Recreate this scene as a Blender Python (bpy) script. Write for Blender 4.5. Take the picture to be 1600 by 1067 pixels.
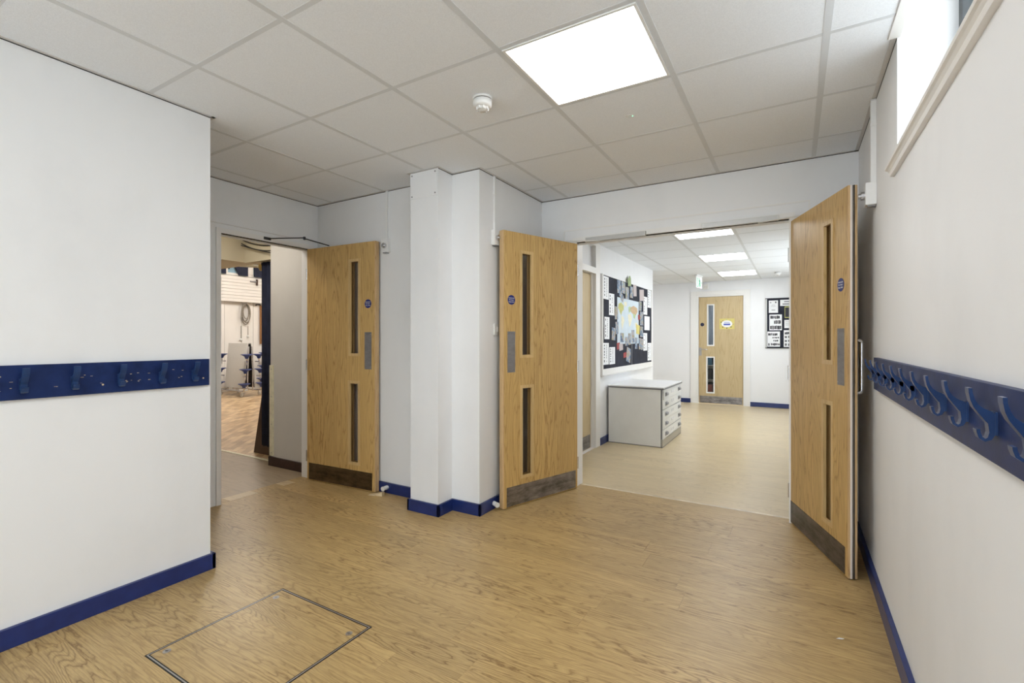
import bpy, bmesh, math, random
from mathutils import Vector, Matrix
random.seed(7)
S = bpy.context.scene
COL = S.collection
for o in list(bpy.data.objects): bpy.data.objects.remove(o)

# ------------------------------------------------------------------ camera, world, exposure
FPX, YAW, CYP, EYE = 745.0, 0.5345, 530.0, 1.285
cam = bpy.data.cameras.new('camera'); cam.sensor_width = 36.0
cam.lens = FPX / 1600 * 36.0
cam.shift_y = -(533.5 - CYP) / 1600
cam.clip_start = 0.02; cam.clip_end = 200
co = bpy.data.objects.new('camera', cam); COL.objects.link(co)
co.location = (0, 0, EYE); co.rotation_euler = (math.pi / 2, 0, YAW)
S.camera = co
w = bpy.data.worlds.new('world'); S.world = w; w.use_nodes = True
bgn = w.node_tree.nodes['Background']
bgn.inputs[0].default_value = (0.92, 0.96, 1.0, 1); bgn.inputs[1].default_value = 3.3
S.view_settings.view_transform = 'Standard'; S.view_settings.look = 'None'
S.view_settings.gamma = 1.0; S.view_settings.use_curve_mapping = False
S.view_settings.exposure = 0.54
PANEL_FOYER, PANEL_CORR, FILL_HALL = 10.5, 8.5, 17.0

# ------------------------------------------------------------------ photo pixel -> point helpers
_F = Vector((-math.sin(YAW), math.cos(YAW), 0)); _R = Vector((math.cos(YAW), math.sin(YAW), 0))
def ray(u, v): return _F + _R * ((u - 800) / FPX) + Vector((0, 0, (CYP - v) / FPX))
def on_x(u, v, x): d = ray(u, v); return Vector((0, 0, EYE)) + d * (x / d.x)
def on_y(u, v, y): d = ray(u, v); return Vector((0, 0, EYE)) + d * (y / d.y)

# ------------------------------------------------------------------ materials
MATS = {}
def _nt(name):
    m = bpy.data.materials.new(name); m.use_nodes = True
    nt = m.node_tree; return m, nt, nt.nodes['Principled BSDF']
def N(nt, t, **kw):
    n = nt.nodes.new(t)
    for k, v in kw.items(): setattr(n, k, v)
    return n
def ramp(nt, stops):
    r = N(nt, 'ShaderNodeValToRGB'); e = r.color_ramp.elements
    while len(e) < len(stops): e.new(0.5)
    for i, (p, c) in enumerate(stops): e[i].position = p; e[i].color = (*c, 1)
    return r
def plain(name, col, rough=0.5, metal=0.0, noise=0.0, scale=30.0, bump=0.0, spec=0.5):
    m, nt, b = _nt(name)
    b.inputs['Roughness'].default_value = rough; b.inputs['Metallic'].default_value = metal
    b.inputs['Specular IOR Level'].default_value = spec
    tc = N(nt, 'ShaderNodeNewGeometry'); nz = N(nt, 'ShaderNodeTexNoise')
    nz.inputs['Scale'].default_value = scale; nz.inputs['Detail'].default_value = 6
    nt.links.new(tc.outputs['Position'], nz.inputs['Vector'])
    k = noise if noise > 0 else 0.02
    r = ramp(nt, [(0.3, tuple(c * (1 - k) for c in col)), (0.7, tuple(min(1, c * (1 + k)) for c in col))])
    nt.links.new(nz.outputs['Fac'], r.inputs[0]); nt.links.new(r.outputs[0], b.inputs['Base Color'])
    if bump > 0:
        bp = N(nt, 'ShaderNodeBump'); bp.inputs['Strength'].default_value = bump; bp.inputs['Distance'].default_value = 0.002
        nt.links.new(nz.outputs['Fac'], bp.inputs['Height']); nt.links.new(bp.outputs[0], b.inputs['Normal'])
    MATS[name] = m; return m
def paint(name, col, rough=0.55, scuff=0.06):
    """wall paint: broad uneven patches, roller texture and a little grime"""
    m, nt, b = _nt(name); b.inputs['Roughness'].default_value = rough; b.inputs['Specular IOR Level'].default_value = 0.3
    g = N(nt, 'ShaderNodeNewGeometry')
    n1 = N(nt, 'ShaderNodeTexNoise'); n1.inputs['Scale'].default_value = 1.7; n1.inputs['Detail'].default_value = 5; n1.inputs['Roughness'].default_value = 0.6
    n2 = N(nt, 'ShaderNodeTexNoise'); n2.inputs['Scale'].default_value = 180
    mp = N(nt, 'ShaderNodeMapping'); mp.inputs['Scale'].default_value = (3, 3, 1.2)
    n3 = N(nt, 'ShaderNodeTexNoise'); n3.inputs['Scale'].default_value = 1.0; n3.inputs['Detail'].default_value = 7
    for n in (n1, n2): nt.links.new(g.outputs['Position'], n.inputs['Vector'])
    nt.links.new(g.outputs['Position'], mp.inputs[0]); nt.links.new(mp.outputs[0], n3.inputs['Vector'])
    ma = N(nt, 'ShaderNodeMath', operation='ADD'); nt.links.new(n1.outputs['Fac'], ma.inputs[0]); nt.links.new(n3.outputs['Fac'], ma.inputs[1])
    r = ramp(nt, [(0.32, tuple(c * (1 - scuff) for c in col)), (0.52, col)])
    mh = N(nt, 'ShaderNodeMath', operation='MULTIPLY'); mh.inputs[1].default_value = 0.5
    nt.links.new(ma.outputs[0], mh.inputs[0]); nt.links.new(mh.outputs[0], r.inputs[0])
    nt.links.new(r.outputs[0], b.inputs['Base Color'])
    bp = N(nt, 'ShaderNodeBump'); bp.inputs['Strength'].default_value = 0.12; bp.inputs['Distance'].default_value = 0.001
    nt.links.new(n2.outputs['Fac'], bp.inputs['Height']); nt.links.new(bp.outputs[0], b.inputs['Normal'])
    MATS[name] = m; return m
def wood(name, light, dark, axis, across, along, rings=9.0, rough=0.42, coords='world', fine=0.35, vary=0.12, spec=0.5, contrast=1.0, rvar=0.0, straight=0.0):
    """oak: contour lines of a stretched noise field give the cathedral figure; pores on top.
    axis = grain direction, across/along = frequency across and along it"""
    m, nt, b = _nt(name); b.inputs['Roughness'].default_value = rough; b.inputs['Specular IOR Level'].default_value = spec
    oi = N(nt, 'ShaderNodeObjectInfo')
    if coords == 'world': src = N(nt, 'ShaderNodeNewGeometry').outputs['Position']
    else: src = N(nt, 'ShaderNodeTexCoord').outputs['Object']
    off = N(nt, 'ShaderNodeVectorMath', operation='SCALE'); off.inputs[0].default_value = (37.0, 53.0, 29.0)
    nt.links.new(oi.outputs['Random'], off.inputs['Scale'])
    add = N(nt, 'ShaderNodeVectorMath', operation='ADD'); nt.links.new(src, add.inputs[0]); nt.links.new(off.outputs[0], add.inputs[1])
    def stretched(a, l):
        mp = N(nt, 'ShaderNodeMapping'); s = [a, a, a]; s[axis] = l; mp.inputs['Scale'].default_value = s
        nt.links.new(add.outputs[0], mp.inputs[0]); return mp.outputs[0]
    n1 = N(nt, 'ShaderNodeTexNoise'); n1.inputs['Scale'].default_value = 1; n1.inputs['Detail'].default_value = 2.2; n1.inputs['Roughness'].default_value = 0.42
    nt.links.new(stretched(across, along), n1.inputs['Vector'])
    wob = N(nt, 'ShaderNodeTexNoise'); wob.inputs['Scale'].default_value = 1; wob.inputs['Detail'].default_value = 3
    nt.links.new(stretched(across * 9, along * 22), wob.inputs['Vector'])
    mw = N(nt, 'ShaderNodeMath', operation='MULTIPLY_ADD'); mw.inputs[1].default_value = 0.035
    nt.links.new(wob.outputs['Fac'], mw.inputs[0]); nt.links.new(n1.outputs['Fac'], mw.inputs[2])
    mu = N(nt, 'ShaderNodeMath', operation='MULTIPLY'); mu.inputs[1].default_value = rings * 2
    nt.links.new(mw.outputs[0], mu.inputs[0])
    pp = N(nt, 'ShaderNodeMath', operation='FRACT'); nt.links.new(mu.outputs[0], pp.inputs[0])
    r1 = ramp(nt, [(0.0, (0.72,) * 3), (0.35, (1, 1, 1)), (0.72, (0.80,) * 3), (0.91, (0.12,) * 3), (1.0, (0.72,) * 3)])
    nt.links.new(pp.outputs[0], r1.inputs[0])
    # the figure is strong in places and fades into straight grain elsewhere
    n5 = N(nt, 'ShaderNodeTexNoise'); n5.inputs['Scale'].default_value = 1; n5.inputs['Detail'].default_value = 1
    nt.links.new(stretched(across * 0.55, along * 1.4), n5.inputs['Vector'])
    r5 = ramp(nt, [(0.40, (straight,) * 3), (0.60, (0.0,) * 3)]); nt.links.new(n5.outputs['Fac'], r5.inputs[0])
    fade = N(nt, 'ShaderNodeMix', data_type='RGBA'); nt.links.new(r5.outputs[0], fade.inputs['Factor']); nt.links.new(r1.outputs[0], fade.inputs['A']); fade.inputs['B'].default_value = (0.86, 0.86, 0.86, 1)
    n2 = N(nt, 'ShaderNodeTexNoise'); n2.inputs['Scale'].default_value = 1; n2.inputs['Detail'].default_value = 4; n2.inputs['Roughness'].default_value = 0.7
    nt.links.new(stretched(across * 28, along * 9), n2.inputs['Vector'])
    r2 = ramp(nt, [(0.36, (1 - fine,) * 3), (0.56, (1, 1, 1))]); nt.links.new(n2.outputs['Fac'], r2.inputs[0])
    mx = N(nt, 'ShaderNodeMix', data_type='RGBA', blend_type='MULTIPLY'); mx.inputs['Factor'].default_value = 1
    nt.links.new(fade.outputs['Result'], mx.inputs['A']); nt.links.new(r2.outputs[0], mx.inputs['B'])
    dd = tuple(l + (d - l) * contrast for l, d in zip(light, dark))
    r3 = ramp(nt, [(0.0, dd), (1.0, light)]); nt.links.new(mx.outputs['Result'], r3.inputs[0])
    n4 = N(nt, 'ShaderNodeTexNoise'); n4.inputs['Scale'].default_value = 1; n4.inputs['Detail'].default_value = 2
    nt.links.new(stretched(across * 0.8, along * 0.7), n4.inputs['Vector'])
    ad = N(nt, 'ShaderNodeMath', operation='MULTIPLY_ADD'); ad.inputs[1].default_value = rvar
    nt.links.new(oi.outputs['Random'], ad.inputs[0]); nt.links.new(n4.outputs['Fac'], ad.inputs[2])
    mr = N(nt, 'ShaderNodeMapRange'); mr.inputs[1].default_value = 0.3; mr.inputs[2].default_value = 0.7 + rvar
    mr.inputs[3].default_value = 1 - vary; mr.inputs[4].default_value = 1 + vary * 0.6
    nt.links.new(ad.outputs[0], mr.inputs[0])
    vm = N(nt, 'ShaderNodeVectorMath', operation='SCALE'); nt.links.new(r3.outputs[0], vm.inputs[0]); nt.links.new(mr.outputs[0], vm.inputs['Scale'])
    nt.links.new(vm.outputs[0], b.inputs['Base Color'])
    bp = N(nt, 'ShaderNodeBump'); bp.inputs['Strength'].default_value = 0.08; bp.inputs['Distance'].default_value = 0.001
    nt.links.new(mx.outputs['Result'], bp.inputs['Height']); nt.links.new(bp.outputs[0], b.inputs['Normal'])
    MATS[name] = m; return m
def emit(name, col, strength):
    m, nt, b = _nt(name); b.inputs['Base Color'].default_value = (*col, 1)
    b.inputs['Emission Color'].default_value = (*col, 1); b.inputs['Emission Strength'].default_value = strength
    MATS[name] = m; return m
def glass(name, tint=(0.85, 0.88, 0.88), refl=0.9):
    m, nt, b = _nt(name); nt.nodes.remove(b); out = nt.nodes['Material Output']
    t = N(nt, 'ShaderNodeBsdfTransparent'); t.inputs[0].default_value = (*tint, 1)
    g = N(nt, 'ShaderNodeBsdfGlossy'); g.inputs['Roughness'].default_value = 0.02
    lw = N(nt, 'ShaderNodeLayerWeight'); lw.inputs[0].default_value = 0.5
    f = N(nt, 'ShaderNodeMath', operation='POWER'); f.inputs[1].default_value = 4.0; nt.links.new(lw.outputs['Facing'], f.inputs[0])
    f2 = N(nt, 'ShaderNodeMath', operation='MULTIPLY_ADD'); f2.inputs[1].default_value = 0.55; f2.inputs[2].default_value = 0.03; nt.links.new(f.outputs[0], f2.inputs[0])
    mx = N(nt, 'ShaderNodeMixShader'); nt.links.new(f2.outputs[0], mx.inputs[0]); nt.links.new(t.outputs[0], mx.inputs[1]); nt.links.new(g.outputs[0], mx.inputs[2])
    nt.links.new(mx.outputs[0], out.inputs[0]); MATS[name] = m; return m
def brushed(name, dark, light, rough=0.38, metal=0.85):
    """scuffed metal plate"""
    m, nt, b = _nt(name); b.inputs['Metallic'].default_value = metal; b.inputs['Roughness'].default_value = rough
    tc = N(nt, 'ShaderNodeTexCoord'); mp = N(nt, 'ShaderNodeMapping'); mp.inputs['Scale'].default_value = (5, 5, 14)
    nt.links.new(tc.outputs['Object'], mp.inputs[0])
    n = N(nt, 'ShaderNodeTexNoise'); n.inputs['Scale'].default_value = 1.3; n.inputs['Detail'].default_value = 8; n.inputs['Roughness'].default_value = 0.65
    nt.links.new(mp.outputs[0], n.inputs['Vector'])
    r = ramp(nt, [(0.35, dark), (0.68, light)]); nt.links.new(n.outputs['Fac'], r.inputs[0]); nt.links.new(r.outputs[0], b.inputs['Base Color'])
    MATS[name] = m; return m
def parquet(name):
    m, nt, b = _nt(name); b.inputs['Roughness'].default_value = 0.3
    g = N(nt, 'ShaderNodeNewGeometry'); mp = N(nt, 'ShaderNodeMapping'); mp.inputs['Rotation'].default_value = (0, 0, math.radians(48))
    nt.links.new(g.outputs['Position'], mp.inputs[0])
    br = N(nt, 'ShaderNodeTexBrick'); br.inputs['Scale'].default_value = 1
    br.inputs['Brick Width'].default_value = 0.23; br.inputs['Row Height'].default_value = 0.072; br.inputs['Mortar Size'].default_value = 0.0015
    br.inputs['Color1'].default_value = (0.66, 0.48, 0.28, 1); br.inputs['Color2'].default_value = (0.30, 0.17, 0.07, 1); br.inputs['Mortar'].default_value = (0.24, 0.14, 0.06, 1)
    br.inputs['Bias'].default_value = -0.2
    nt.links.new(mp.outputs[0], br.inputs['Vector'])
    nz = N(nt, 'ShaderNodeTexNoise'); nz.inputs['Scale'].default_value = 5; nt.links.new(mp.outputs[0], nz.inputs['Vector'])
    mx = N(nt, 'ShaderNodeMix', data_type='RGBA', blend_type='OVERLAY'); mx.inputs['Factor'].default_value = 0.35
    nt.links.new(br.outputs[0], mx.inputs['A']); nt.links.new(nz.outputs['Fac'], mx.inputs['B'])
    nt.links.new(mx.outputs['Result'], b.inputs['Base Color']); MATS[name] = m; return m
def photo_print(name):
    """small printed pictures: blotches of colour that differ from card to card"""
    m, nt, b = _nt(name); b.inputs['Roughness'].default_value = 0.35
    oi = N(nt, 'ShaderNodeObjectInfo'); tc = N(nt, 'ShaderNodeNewGeometry')
    off = N(nt, 'ShaderNodeVectorMath', operation='SCALE'); off.inputs[0].default_value = (31, 47, 19); nt.links.new(oi.outputs['Random'], off.inputs['Scale'])
    ad = N(nt, 'ShaderNodeVectorMath', operation='ADD'); nt.links.new(tc.outputs['Position'], ad.inputs[0]); nt.links.new(off.outputs[0], ad.inputs[1])
    n1 = N(nt, 'ShaderNodeTexNoise'); n1.inputs['Scale'].default_value = 16; n1.inputs['Detail'].default_value = 4; nt.links.new(ad.outputs[0], n1.inputs['Vector'])
    r = ramp(nt, [(0.30, (0.03, 0.035, 0.07)), (0.42, (0.06, 0.15, 0.30)), (0.5, (0.32, 0.38, 0.44)), (0.57, (0.42, 0.30, 0.24)), (0.66, (0.13, 0.22, 0.12)), (0.75, (0.5, 0.45, 0.18))])
    nt.links.new(n1.outputs['Fac'], r.inputs[0]); nt.links.new(r.outputs[0], b.inputs['Base Color']); MATS[name] = m; return m

paint('wall', (0.815, 0.82, 0.828), scuff=0.06)
paint('wall_corr', (0.84, 0.845, 0.86), scuff=0.04)
paint('wall_cream', (0.62, 0.595, 0.55), scuff=0.06)
paint('soffit_cream', (0.60, 0.53, 0.38), scuff=0.05)
paint('hall_white', (0.80, 0.78, 0.75), scuff=0.05)
paint('frame_white', (0.82, 0.81, 0.79), rough=0.35, scuff=0.03)
plain('tile', (0.83, 0.855, 0.89), rough=0.95, noise=0.05, scale=240, bump=0.35, spec=0.1)
plain('tee', (0.66, 0.68, 0.70), rough=0.5, noise=0.01)
plain('angle', (0.62, 0.61, 0.60), rough=0.5, noise=0.02)
plain('void', (0.02, 0.02, 0.02), rough=0.9)
plain('blue_skirt', (0.011, 0.026, 0.135), rough=0.32, noise=0.18, scale=14)
plain('blue_rail', (0.010, 0.024, 0.098), rough=0.40, noise=0.2, scale=22, bump=0.15, spec=0.18)
plain('blue_hook', (0.018, 0.045, 0.135), rough=0.28, noise=0.15, scale=40, spec=0.35)
plain('brown_skirt', (0.035, 0.012, 0.010), rough=0.3, noise=0.3, scale=20)
wood('floor_oak', (0.56, 0.395, 0.175), (0.21, 0.115, 0.035), 0, 6.5, 0.75, rings=16, rough=0.36, fine=0.45, vary=0.17, contrast=1.05, rvar=0.4, straight=0.6)
wood('floor_pale', (0.66, 0.54, 0.34), (0.40, 0.29, 0.16), 0, 7, 0.75, rings=14, rough=0.28, fine=0.32, vary=0.08, contrast=0.85, rvar=0.2, straight=0.7)
wood('floor_grey', (0.40, 0.31, 0.205), (0.24, 0.17, 0.10), 0, 6, 0.8, rings=7, rough=0.33, fine=0.3, vary=0.1, contrast=0.8, rvar=0.2)
wood('door_oak', (0.63, 0.42, 0.16), (0.34, 0.19, 0.052), 2, 5.2, 0.48, rings=15, rough=0.38, coords='object', fine=0.36, vary=0.07, contrast=0.95, straight=0.35)
wood('door_oak_pale', (0.56, 0.44, 0.25), (0.42, 0.30, 0.15), 2, 6.5, 0.62, rings=7, rough=0.45, coords='object', fine=0.2, vary=0.06, contrast=0.7)
wood('bead_oak', (0.66, 0.47, 0.22), (0.45, 0.28, 0.10), 2, 14, 0.8, rings=5, rough=0.4, coords='object', fine=0.25, vary=0.08, contrast=0.7)
wood('lipping', (0.66, 0.46, 0.24), (0.42, 0.25, 0.11), 2, 25, 1.2, rings=5, rough=0.5, coords='object', fine=0.3, vary=0.1)
wood('wedge_pine', (0.75, 0.62, 0.42), (0.55, 0.4, 0.22), 0, 20, 3, rings=4, coords='object')
wood('dark_board', (0.075, 0.035, 0.02), (0.03, 0.014, 0.008), 2, 10, 1, coords='object')
wood('pole_brown', (0.35, 0.17, 0.06), (0.2, 0.09, 0.03), 2, 20, 1, coords='object')
parquet('parquet')
plain('floor_joint', (0.68, 0.59, 0.45), rough=0.45, noise=0.2, scale=12)
brushed('kick_bronze', (0.055, 0.04, 0.024), (0.16, 0.115, 0.065), rough=0.42)
brushed('kick_steel', (0.13, 0.125, 0.13), (0.42, 0.40, 0.40), rough=0.36)
brushed('kick_dark', (0.07, 0.065, 0.065), (0.22, 0.20, 0.20), rough=0.36)
brushed('push_steel', (0.27, 0.27, 0.29), (0.36, 0.36, 0.38), rough=0.5)
plain('chrome', (0.62, 0.62, 0.64), rough=0.22, metal=1.0)
plain('alu', (0.50, 0.50, 0.49), rough=0.4, metal=0.25)
plain('steel_trim', (0.42, 0.40, 0.39), rough=0.35, metal=0.8)
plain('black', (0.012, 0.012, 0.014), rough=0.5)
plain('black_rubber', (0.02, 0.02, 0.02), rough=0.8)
plain('white_plastic', (0.80, 0.80, 0.79), rough=0.35)
plain('off_plastic', (0.70, 0.69, 0.66), rough=0.4)
plain('strip_white', (0.80, 0.74, 0.70), rough=0.6)
plain('laminate', (0.74, 0.74, 0.72), rough=0.35, noise=0.03, scale=6)
plain('laminate_top', (0.80, 0.80, 0.81), rough=0.25)
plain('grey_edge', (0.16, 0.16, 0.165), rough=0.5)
plain('plinth', (0.42, 0.39, 0.33), rough=0.4, metal=0.3)
plain('handle_grey', (0.28, 0.28, 0.29), rough=0.35, metal=0.6)
plain('felt_black', (0.014, 0.016, 0.030), rough=0.9, noise=0.4, scale=9)
plain('paper', (0.82, 0.83, 0.85), rough=0.7)
plain('paper_pink', (0.52, 0.45, 0.45), rough=0.7)
plain('print', (0.03, 0.03, 0.04), rough=0.7)
plain('print_grey', (0.30, 0.30, 0.32), rough=0.7)
plain('map_sea', (0.56, 0.65, 0.72), rough=0.5, noise=0.06, scale=8)
plain('map_yellow', (0.50, 0.50, 0.16), rough=0.5, noise=0.2, scale=25)
plain('map_orange', (0.50, 0.35, 0.20), rough=0.5, noise=0.25, scale=25)
plain('map_green', (0.42, 0.52, 0.26), rough=0.5, noise=0.2, scale=25)
plain('map_cream', (0.74, 0.70, 0.52), rough=0.5, noise=0.1, scale=25)
plain('red_card', (0.30, 0.03, 0.03), rough=0.5, noise=0.3, scale=30)
plain('yellow_card', (0.66, 0.57, 0.18), rough=0.5)
plain('leaf_green', (0.33, 0.40, 0.20), rough=0.6, noise=0.2, scale=60)
plain('sign_blue', (0.012, 0.022, 0.17), rough=0.3)
plain('sign_navy', (0.02, 0.02, 0.06), rough=0.3)
plain('sign_white', (0.85, 0.85, 0.85), rough=0.4)
plain('sign_blue_bar', (0.10, 0.14, 0.50), rough=0.5)
plain('exit_green', (0.05, 0.42, 0.22), rough=0.4)
plain('seat_blue', (0.035, 0.06, 0.22), rough=0.35)
plain('table_white', (0.66, 0.65, 0.62), rough=0.4)
plain('table_black', (0.025, 0.022, 0.022), rough=0.5)
plain('curtain_navy', (0.012, 0.016, 0.040), rough=0.85, noise=0.3, scale=12)
plain('brass', (0.45, 0.33, 0.12), rough=0.35, metal=0.8)
plain('cord_grey', (0.28, 0.25, 0.21), rough=0.7, noise=0.3, scale=60)
plain('win_frame', (0.06, 0.065, 0.07), rough=0.4)
plain('box_teal', (0.08, 0.25, 0.42), rough=0.5); plain('box_dark', (0.04, 0.04, 0.05), rough=0.6)
plain('box_red', (0.45, 0.14, 0.13), rough=0.5); plain('box_sky', (0.35, 0.55, 0.68), rough=0.5)
plain('blind_grey', (0.36, 0.42, 0.50), rough=0.6)
glass('glass', (0.78, 0.75, 0.73)); glass('glass_clear', (0.95, 0.97, 0.97)); glass('glass_dark', (0.50, 0.50, 0.53))
photo_print('photo_print')
emit('lamp_foyer', (1.0, 0.985, 0.965), PANEL_FOYER)
emit('lamp_corr', (0.96, 0.98, 1.0), PANEL_CORR)
emit('fill_hall', (1.0, 0.95, 0.88), FILL_HALL)
emit('fill_passage', (1.0, 0.95, 0.88), 8.0)
emit('led_green', (0.3, 1.0, 0.6), 2.0)

# ------------------------------------------------------------------ mesh builder
class MB:
    def __init__(self): self.v = []; self.f = []; self.sm = []
    def add(self, vs, fs, smooth=False):
        o = len(self.v); self.v += [tuple(p) for p in vs]
        self.f += [[i + o for i in f] for f in fs]; self.sm += [smooth] * len(fs); return self
    def box(self, x0, x1, y0, y1, z0, z1, bev=0.0, M=None):
        if bev > 0:
            bm = bmesh.new(); bmesh.ops.create_cube(bm, size=1.0)
            for v in bm.verts: v.co = Vector(((x0 + x1) / 2 + v.co.x * (x1 - x0), (y0 + y1) / 2 + v.co.y * (y1 - y0), (z0 + z1) / 2 + v.co.z * (z1 - z0)))
            bmesh.ops.bevel(bm, geom=bm.edges[:], offset=bev, segments=2, affect='EDGES', profile=0.7)
            bm.verts.index_update(); vs = [v.co.copy() for v in bm.verts]; fs = [[v.index for v in f.verts] for f in bm.faces]; bm.free()
        else:
            vs = [Vector(p) for p in ((x0, y0, z0), (x1, y0, z0), (x1, y1, z0), (x0, y1, z0), (x0, y0, z1), (x1, y0, z1), (x1, y1, z1), (x0, y1, z1))]
            fs = [(0, 3, 2, 1), (4, 5, 6, 7), (0, 1, 5, 4), (1, 2, 6, 5), (2, 3, 7, 6), (3, 0, 4, 7)]
        if M: vs = [M @ v for v in vs]
        return self.add(vs, fs)
    def cyl(self, a, b, r, n=16, r2=None, caps=True):
        a = Vector(a); b = Vector(b); r2 = r if r2 is None else r2
        d = (b - a).normalized(); t = d.orthogonal().normalized(); q = d.cross(t)
        ring = lambda c, rr: [c + (t * math.cos(2 * math.pi * i / n) + q * math.sin(2 * math.pi * i / n)) * rr for i in range(n)]
        self.add(ring(a, r) + ring(b, r2), [(i, (i + 1) % n, n + (i + 1) % n, n + i) for i in range(n)], True)
        if caps:
            self.add(ring(a, r), [list(range(n - 1, -1, -1))]); self.add(ring(b, r2), [list(range(n))])
        return self
    def tube(self, pts, r, n=8):
        pts = [Vector(p) for p in pts]; rings = []; prev = None
        for i, p in enumerate(pts):
            d = (pts[min(i + 1, len(pts) - 1)] - pts[max(i - 1, 0)]).normalized()
            if prev is None: t = d.orthogonal().normalized()
            else: t = (prev - d * prev.dot(d)).normalized()
            prev = t; q = d.cross(t)
            rings.append([p + (t * math.cos(2 * math.pi * k / n) + q * math.sin(2 * math.pi * k / n)) * r for k in range(n)])
        vs = [v for rg in rings for v in rg]
        fs = [(i * n + k, i * n + (k + 1) % n, (i + 1) * n + (k + 1) % n, (i + 1) * n + k) for i in range(len(pts) - 1) for k in range(n)]
        self.add(vs, fs, True)
        self.add(rings[0], [list(range(n - 1, -1, -1))]); self.add(rings[-1], [list(range(n))]); return self
    def lathe(self, prof, c, n=28, axis='z', M=None):
        c = Vector(c); vs = []
        for r, h in prof:
            for k in range(n):
                a = 2 * math.pi * k / n; p = Vector((r * math.cos(a), r * math.sin(a), h))
                if M: p = M @ p
                vs.append(c + p)
        fs = [(i * n + k, i * n + (k + 1) % n, (i + 1) * n + (k + 1) % n, (i + 1) * n + k) for i in range(len(prof) - 1) for k in range(n)]
        return self.add(vs, fs, True)
    def prism(self, poly, fn, d0, d1):
        """poly 2D outline, fn(u,v,d)->point, between depths d0,d1"""
        n = len(poly); a = [fn(u, v, d0) for u, v in poly]; b = [fn(u, v, d1) for u, v in poly]
        self.add(a + b, [list(range(n - 1, -1, -1)), list(range(n, 2 * n))] + [(i, (i + 1) % n, n + (i + 1) % n, n + i) for i in range(n)]); return self
    def mesh(self, name):
        me = bpy.data.meshes.new(name); me.from_pydata(self.v, [], self.f); me.update()
        for p, s in zip(me.polygons, self.sm): p.use_smooth = s
        bm = bmesh.new(); bm.from_mesh(me); bmesh.ops.recalc_face_normals(bm, faces=bm.faces[:]); bm.to_mesh(me); bm.free()
        return me
    def build(self, name, mat, parent=None, loc=None):
        return link(name, self.mesh(name), mat, parent, loc)
def link(name, me, mat, parent=None, loc=None):
    o = bpy.data.objects.new(name, me); COL.objects.link(o)
    if mat and not me.materials: me.materials.append(MATS[mat])
    if parent: o.parent = parent
    if loc: o.location = loc
    return o
def tag(o, label=None, cat=None, group=None, kind=None):
    if label: o['label'] = label
    if cat: o['category'] = cat
    if group: o['group'] = group
    if kind: o['kind'] = kind
    return o
def empty(name, loc=(0, 0, 0), rz=0.0, **kw):
    o = bpy.data.objects.new(name, None); COL.objects.link(o); o.location = loc; o.rotation_euler = (0, 0, rz)
    o.empty_display_size = 0.05
    return tag(o, **kw)
def copy_tree(o, parent=None):
    c = o.copy(); COL.objects.link(c); c.parent = parent
    for ch in list(o.children): copy_tree(ch, c)
    return c
def text_mesh(body, size, align='CENTER'):
    cu = bpy.data.curves.new('lettering', 'FONT'); cu.body = body; cu.size = size; cu.align_x = align; cu.align_y = 'CENTER'; cu.extrude = 0.0002; cu.resolution_u = 3
    t = bpy.data.objects.new('lettering', cu); COL.objects.link(t)
    bpy.context.view_layer.update()
    me = bpy.data.meshes.new_from_object(t.evaluated_get(bpy.context.evaluated_depsgraph_get()))
    bpy.data.objects.remove(t); bpy.data.curves.remove(cu); me.name = 'lettering'; me.materials.clear(); return me

ZC = 2.53          # foyer ceiling
ZR = 2.43          # corridor ceiling
TOP = 2.80
XR = 0.365         # right wall face
XL = -2.82         # left wall face
XD = -3.84         # wall of the left doorway
YB = 2.915         # back of the recess
YP = 3.87          # partition with the double doorway
XC = -2.03         # corridor left wall
YF = 10.2          # corridor end wall

# ------------------------------------------------------------------ setting: walls
def struct(name, mb, mat, label, cat): return tag(mb.build(name, mat), label, cat, kind='structure')
struct('wall_left', MB().box(-3.96, XL, -2.6, 1.44, 0, TOP), 'wall', 'plain white wall carrying the short blue coat rail', 'wall')
struct('wall_recess', MB().box(-3.96, XD, 1.44, 2.005, 0, TOP).box(-3.96, XD, 2.865, 3.06, 0, TOP).box(-3.96, XD, 2.005, 2.865, 2.145, TOP), 'wall', 'white wall around the single doorway to the hall', 'wall')
struct('wall_recess_back', MB().box(XD, -2.47, YB, 3.06, 0, TOP), 'wall', 'white wall behind the single oak door', 'wall')
struct('wall_pier', MB().box(-2.49, -1.975, 2.87, 3.99, 0, TOP).box(-2.49, -2.225, 2.705, 2.87, 0, TOP), 'wall', 'stepped white pier between the two doorways', 'wall')
struct('wall_partition', MB().box(-1.975, -1.668, YP, 3.99, 0, TOP).box(0.004, 0.72, YP, 3.99, 0, TOP).box(-1.668, 0.004, YP, 3.99, 2.17, TOP), 'wall', 'white wall above and beside the double doorway', 'wall')
struct('wall_right', MB().box(XR, 0.665, -2.6, YP, 0, 2.01).box(XR, 0.665, 2.50, YP, 2.01, TOP).box(XR, 0.665, -2.6, -0.9, 2.01, TOP), 'wall', 'white wall carrying the long blue coat rail under a high window', 'wall')
struct('wall_rear', MB().box(-3.96, -2.62, -2.72, -2.6, 0, TOP).box(0.16, 0.665, -2.72, -2.6, 0, TOP).box(-2.62, 0.16, -2.72, -2.6, 2.45, TOP), 'wall', 'white wall around the added daylight glazing opposite the double doors', 'wall')
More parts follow.
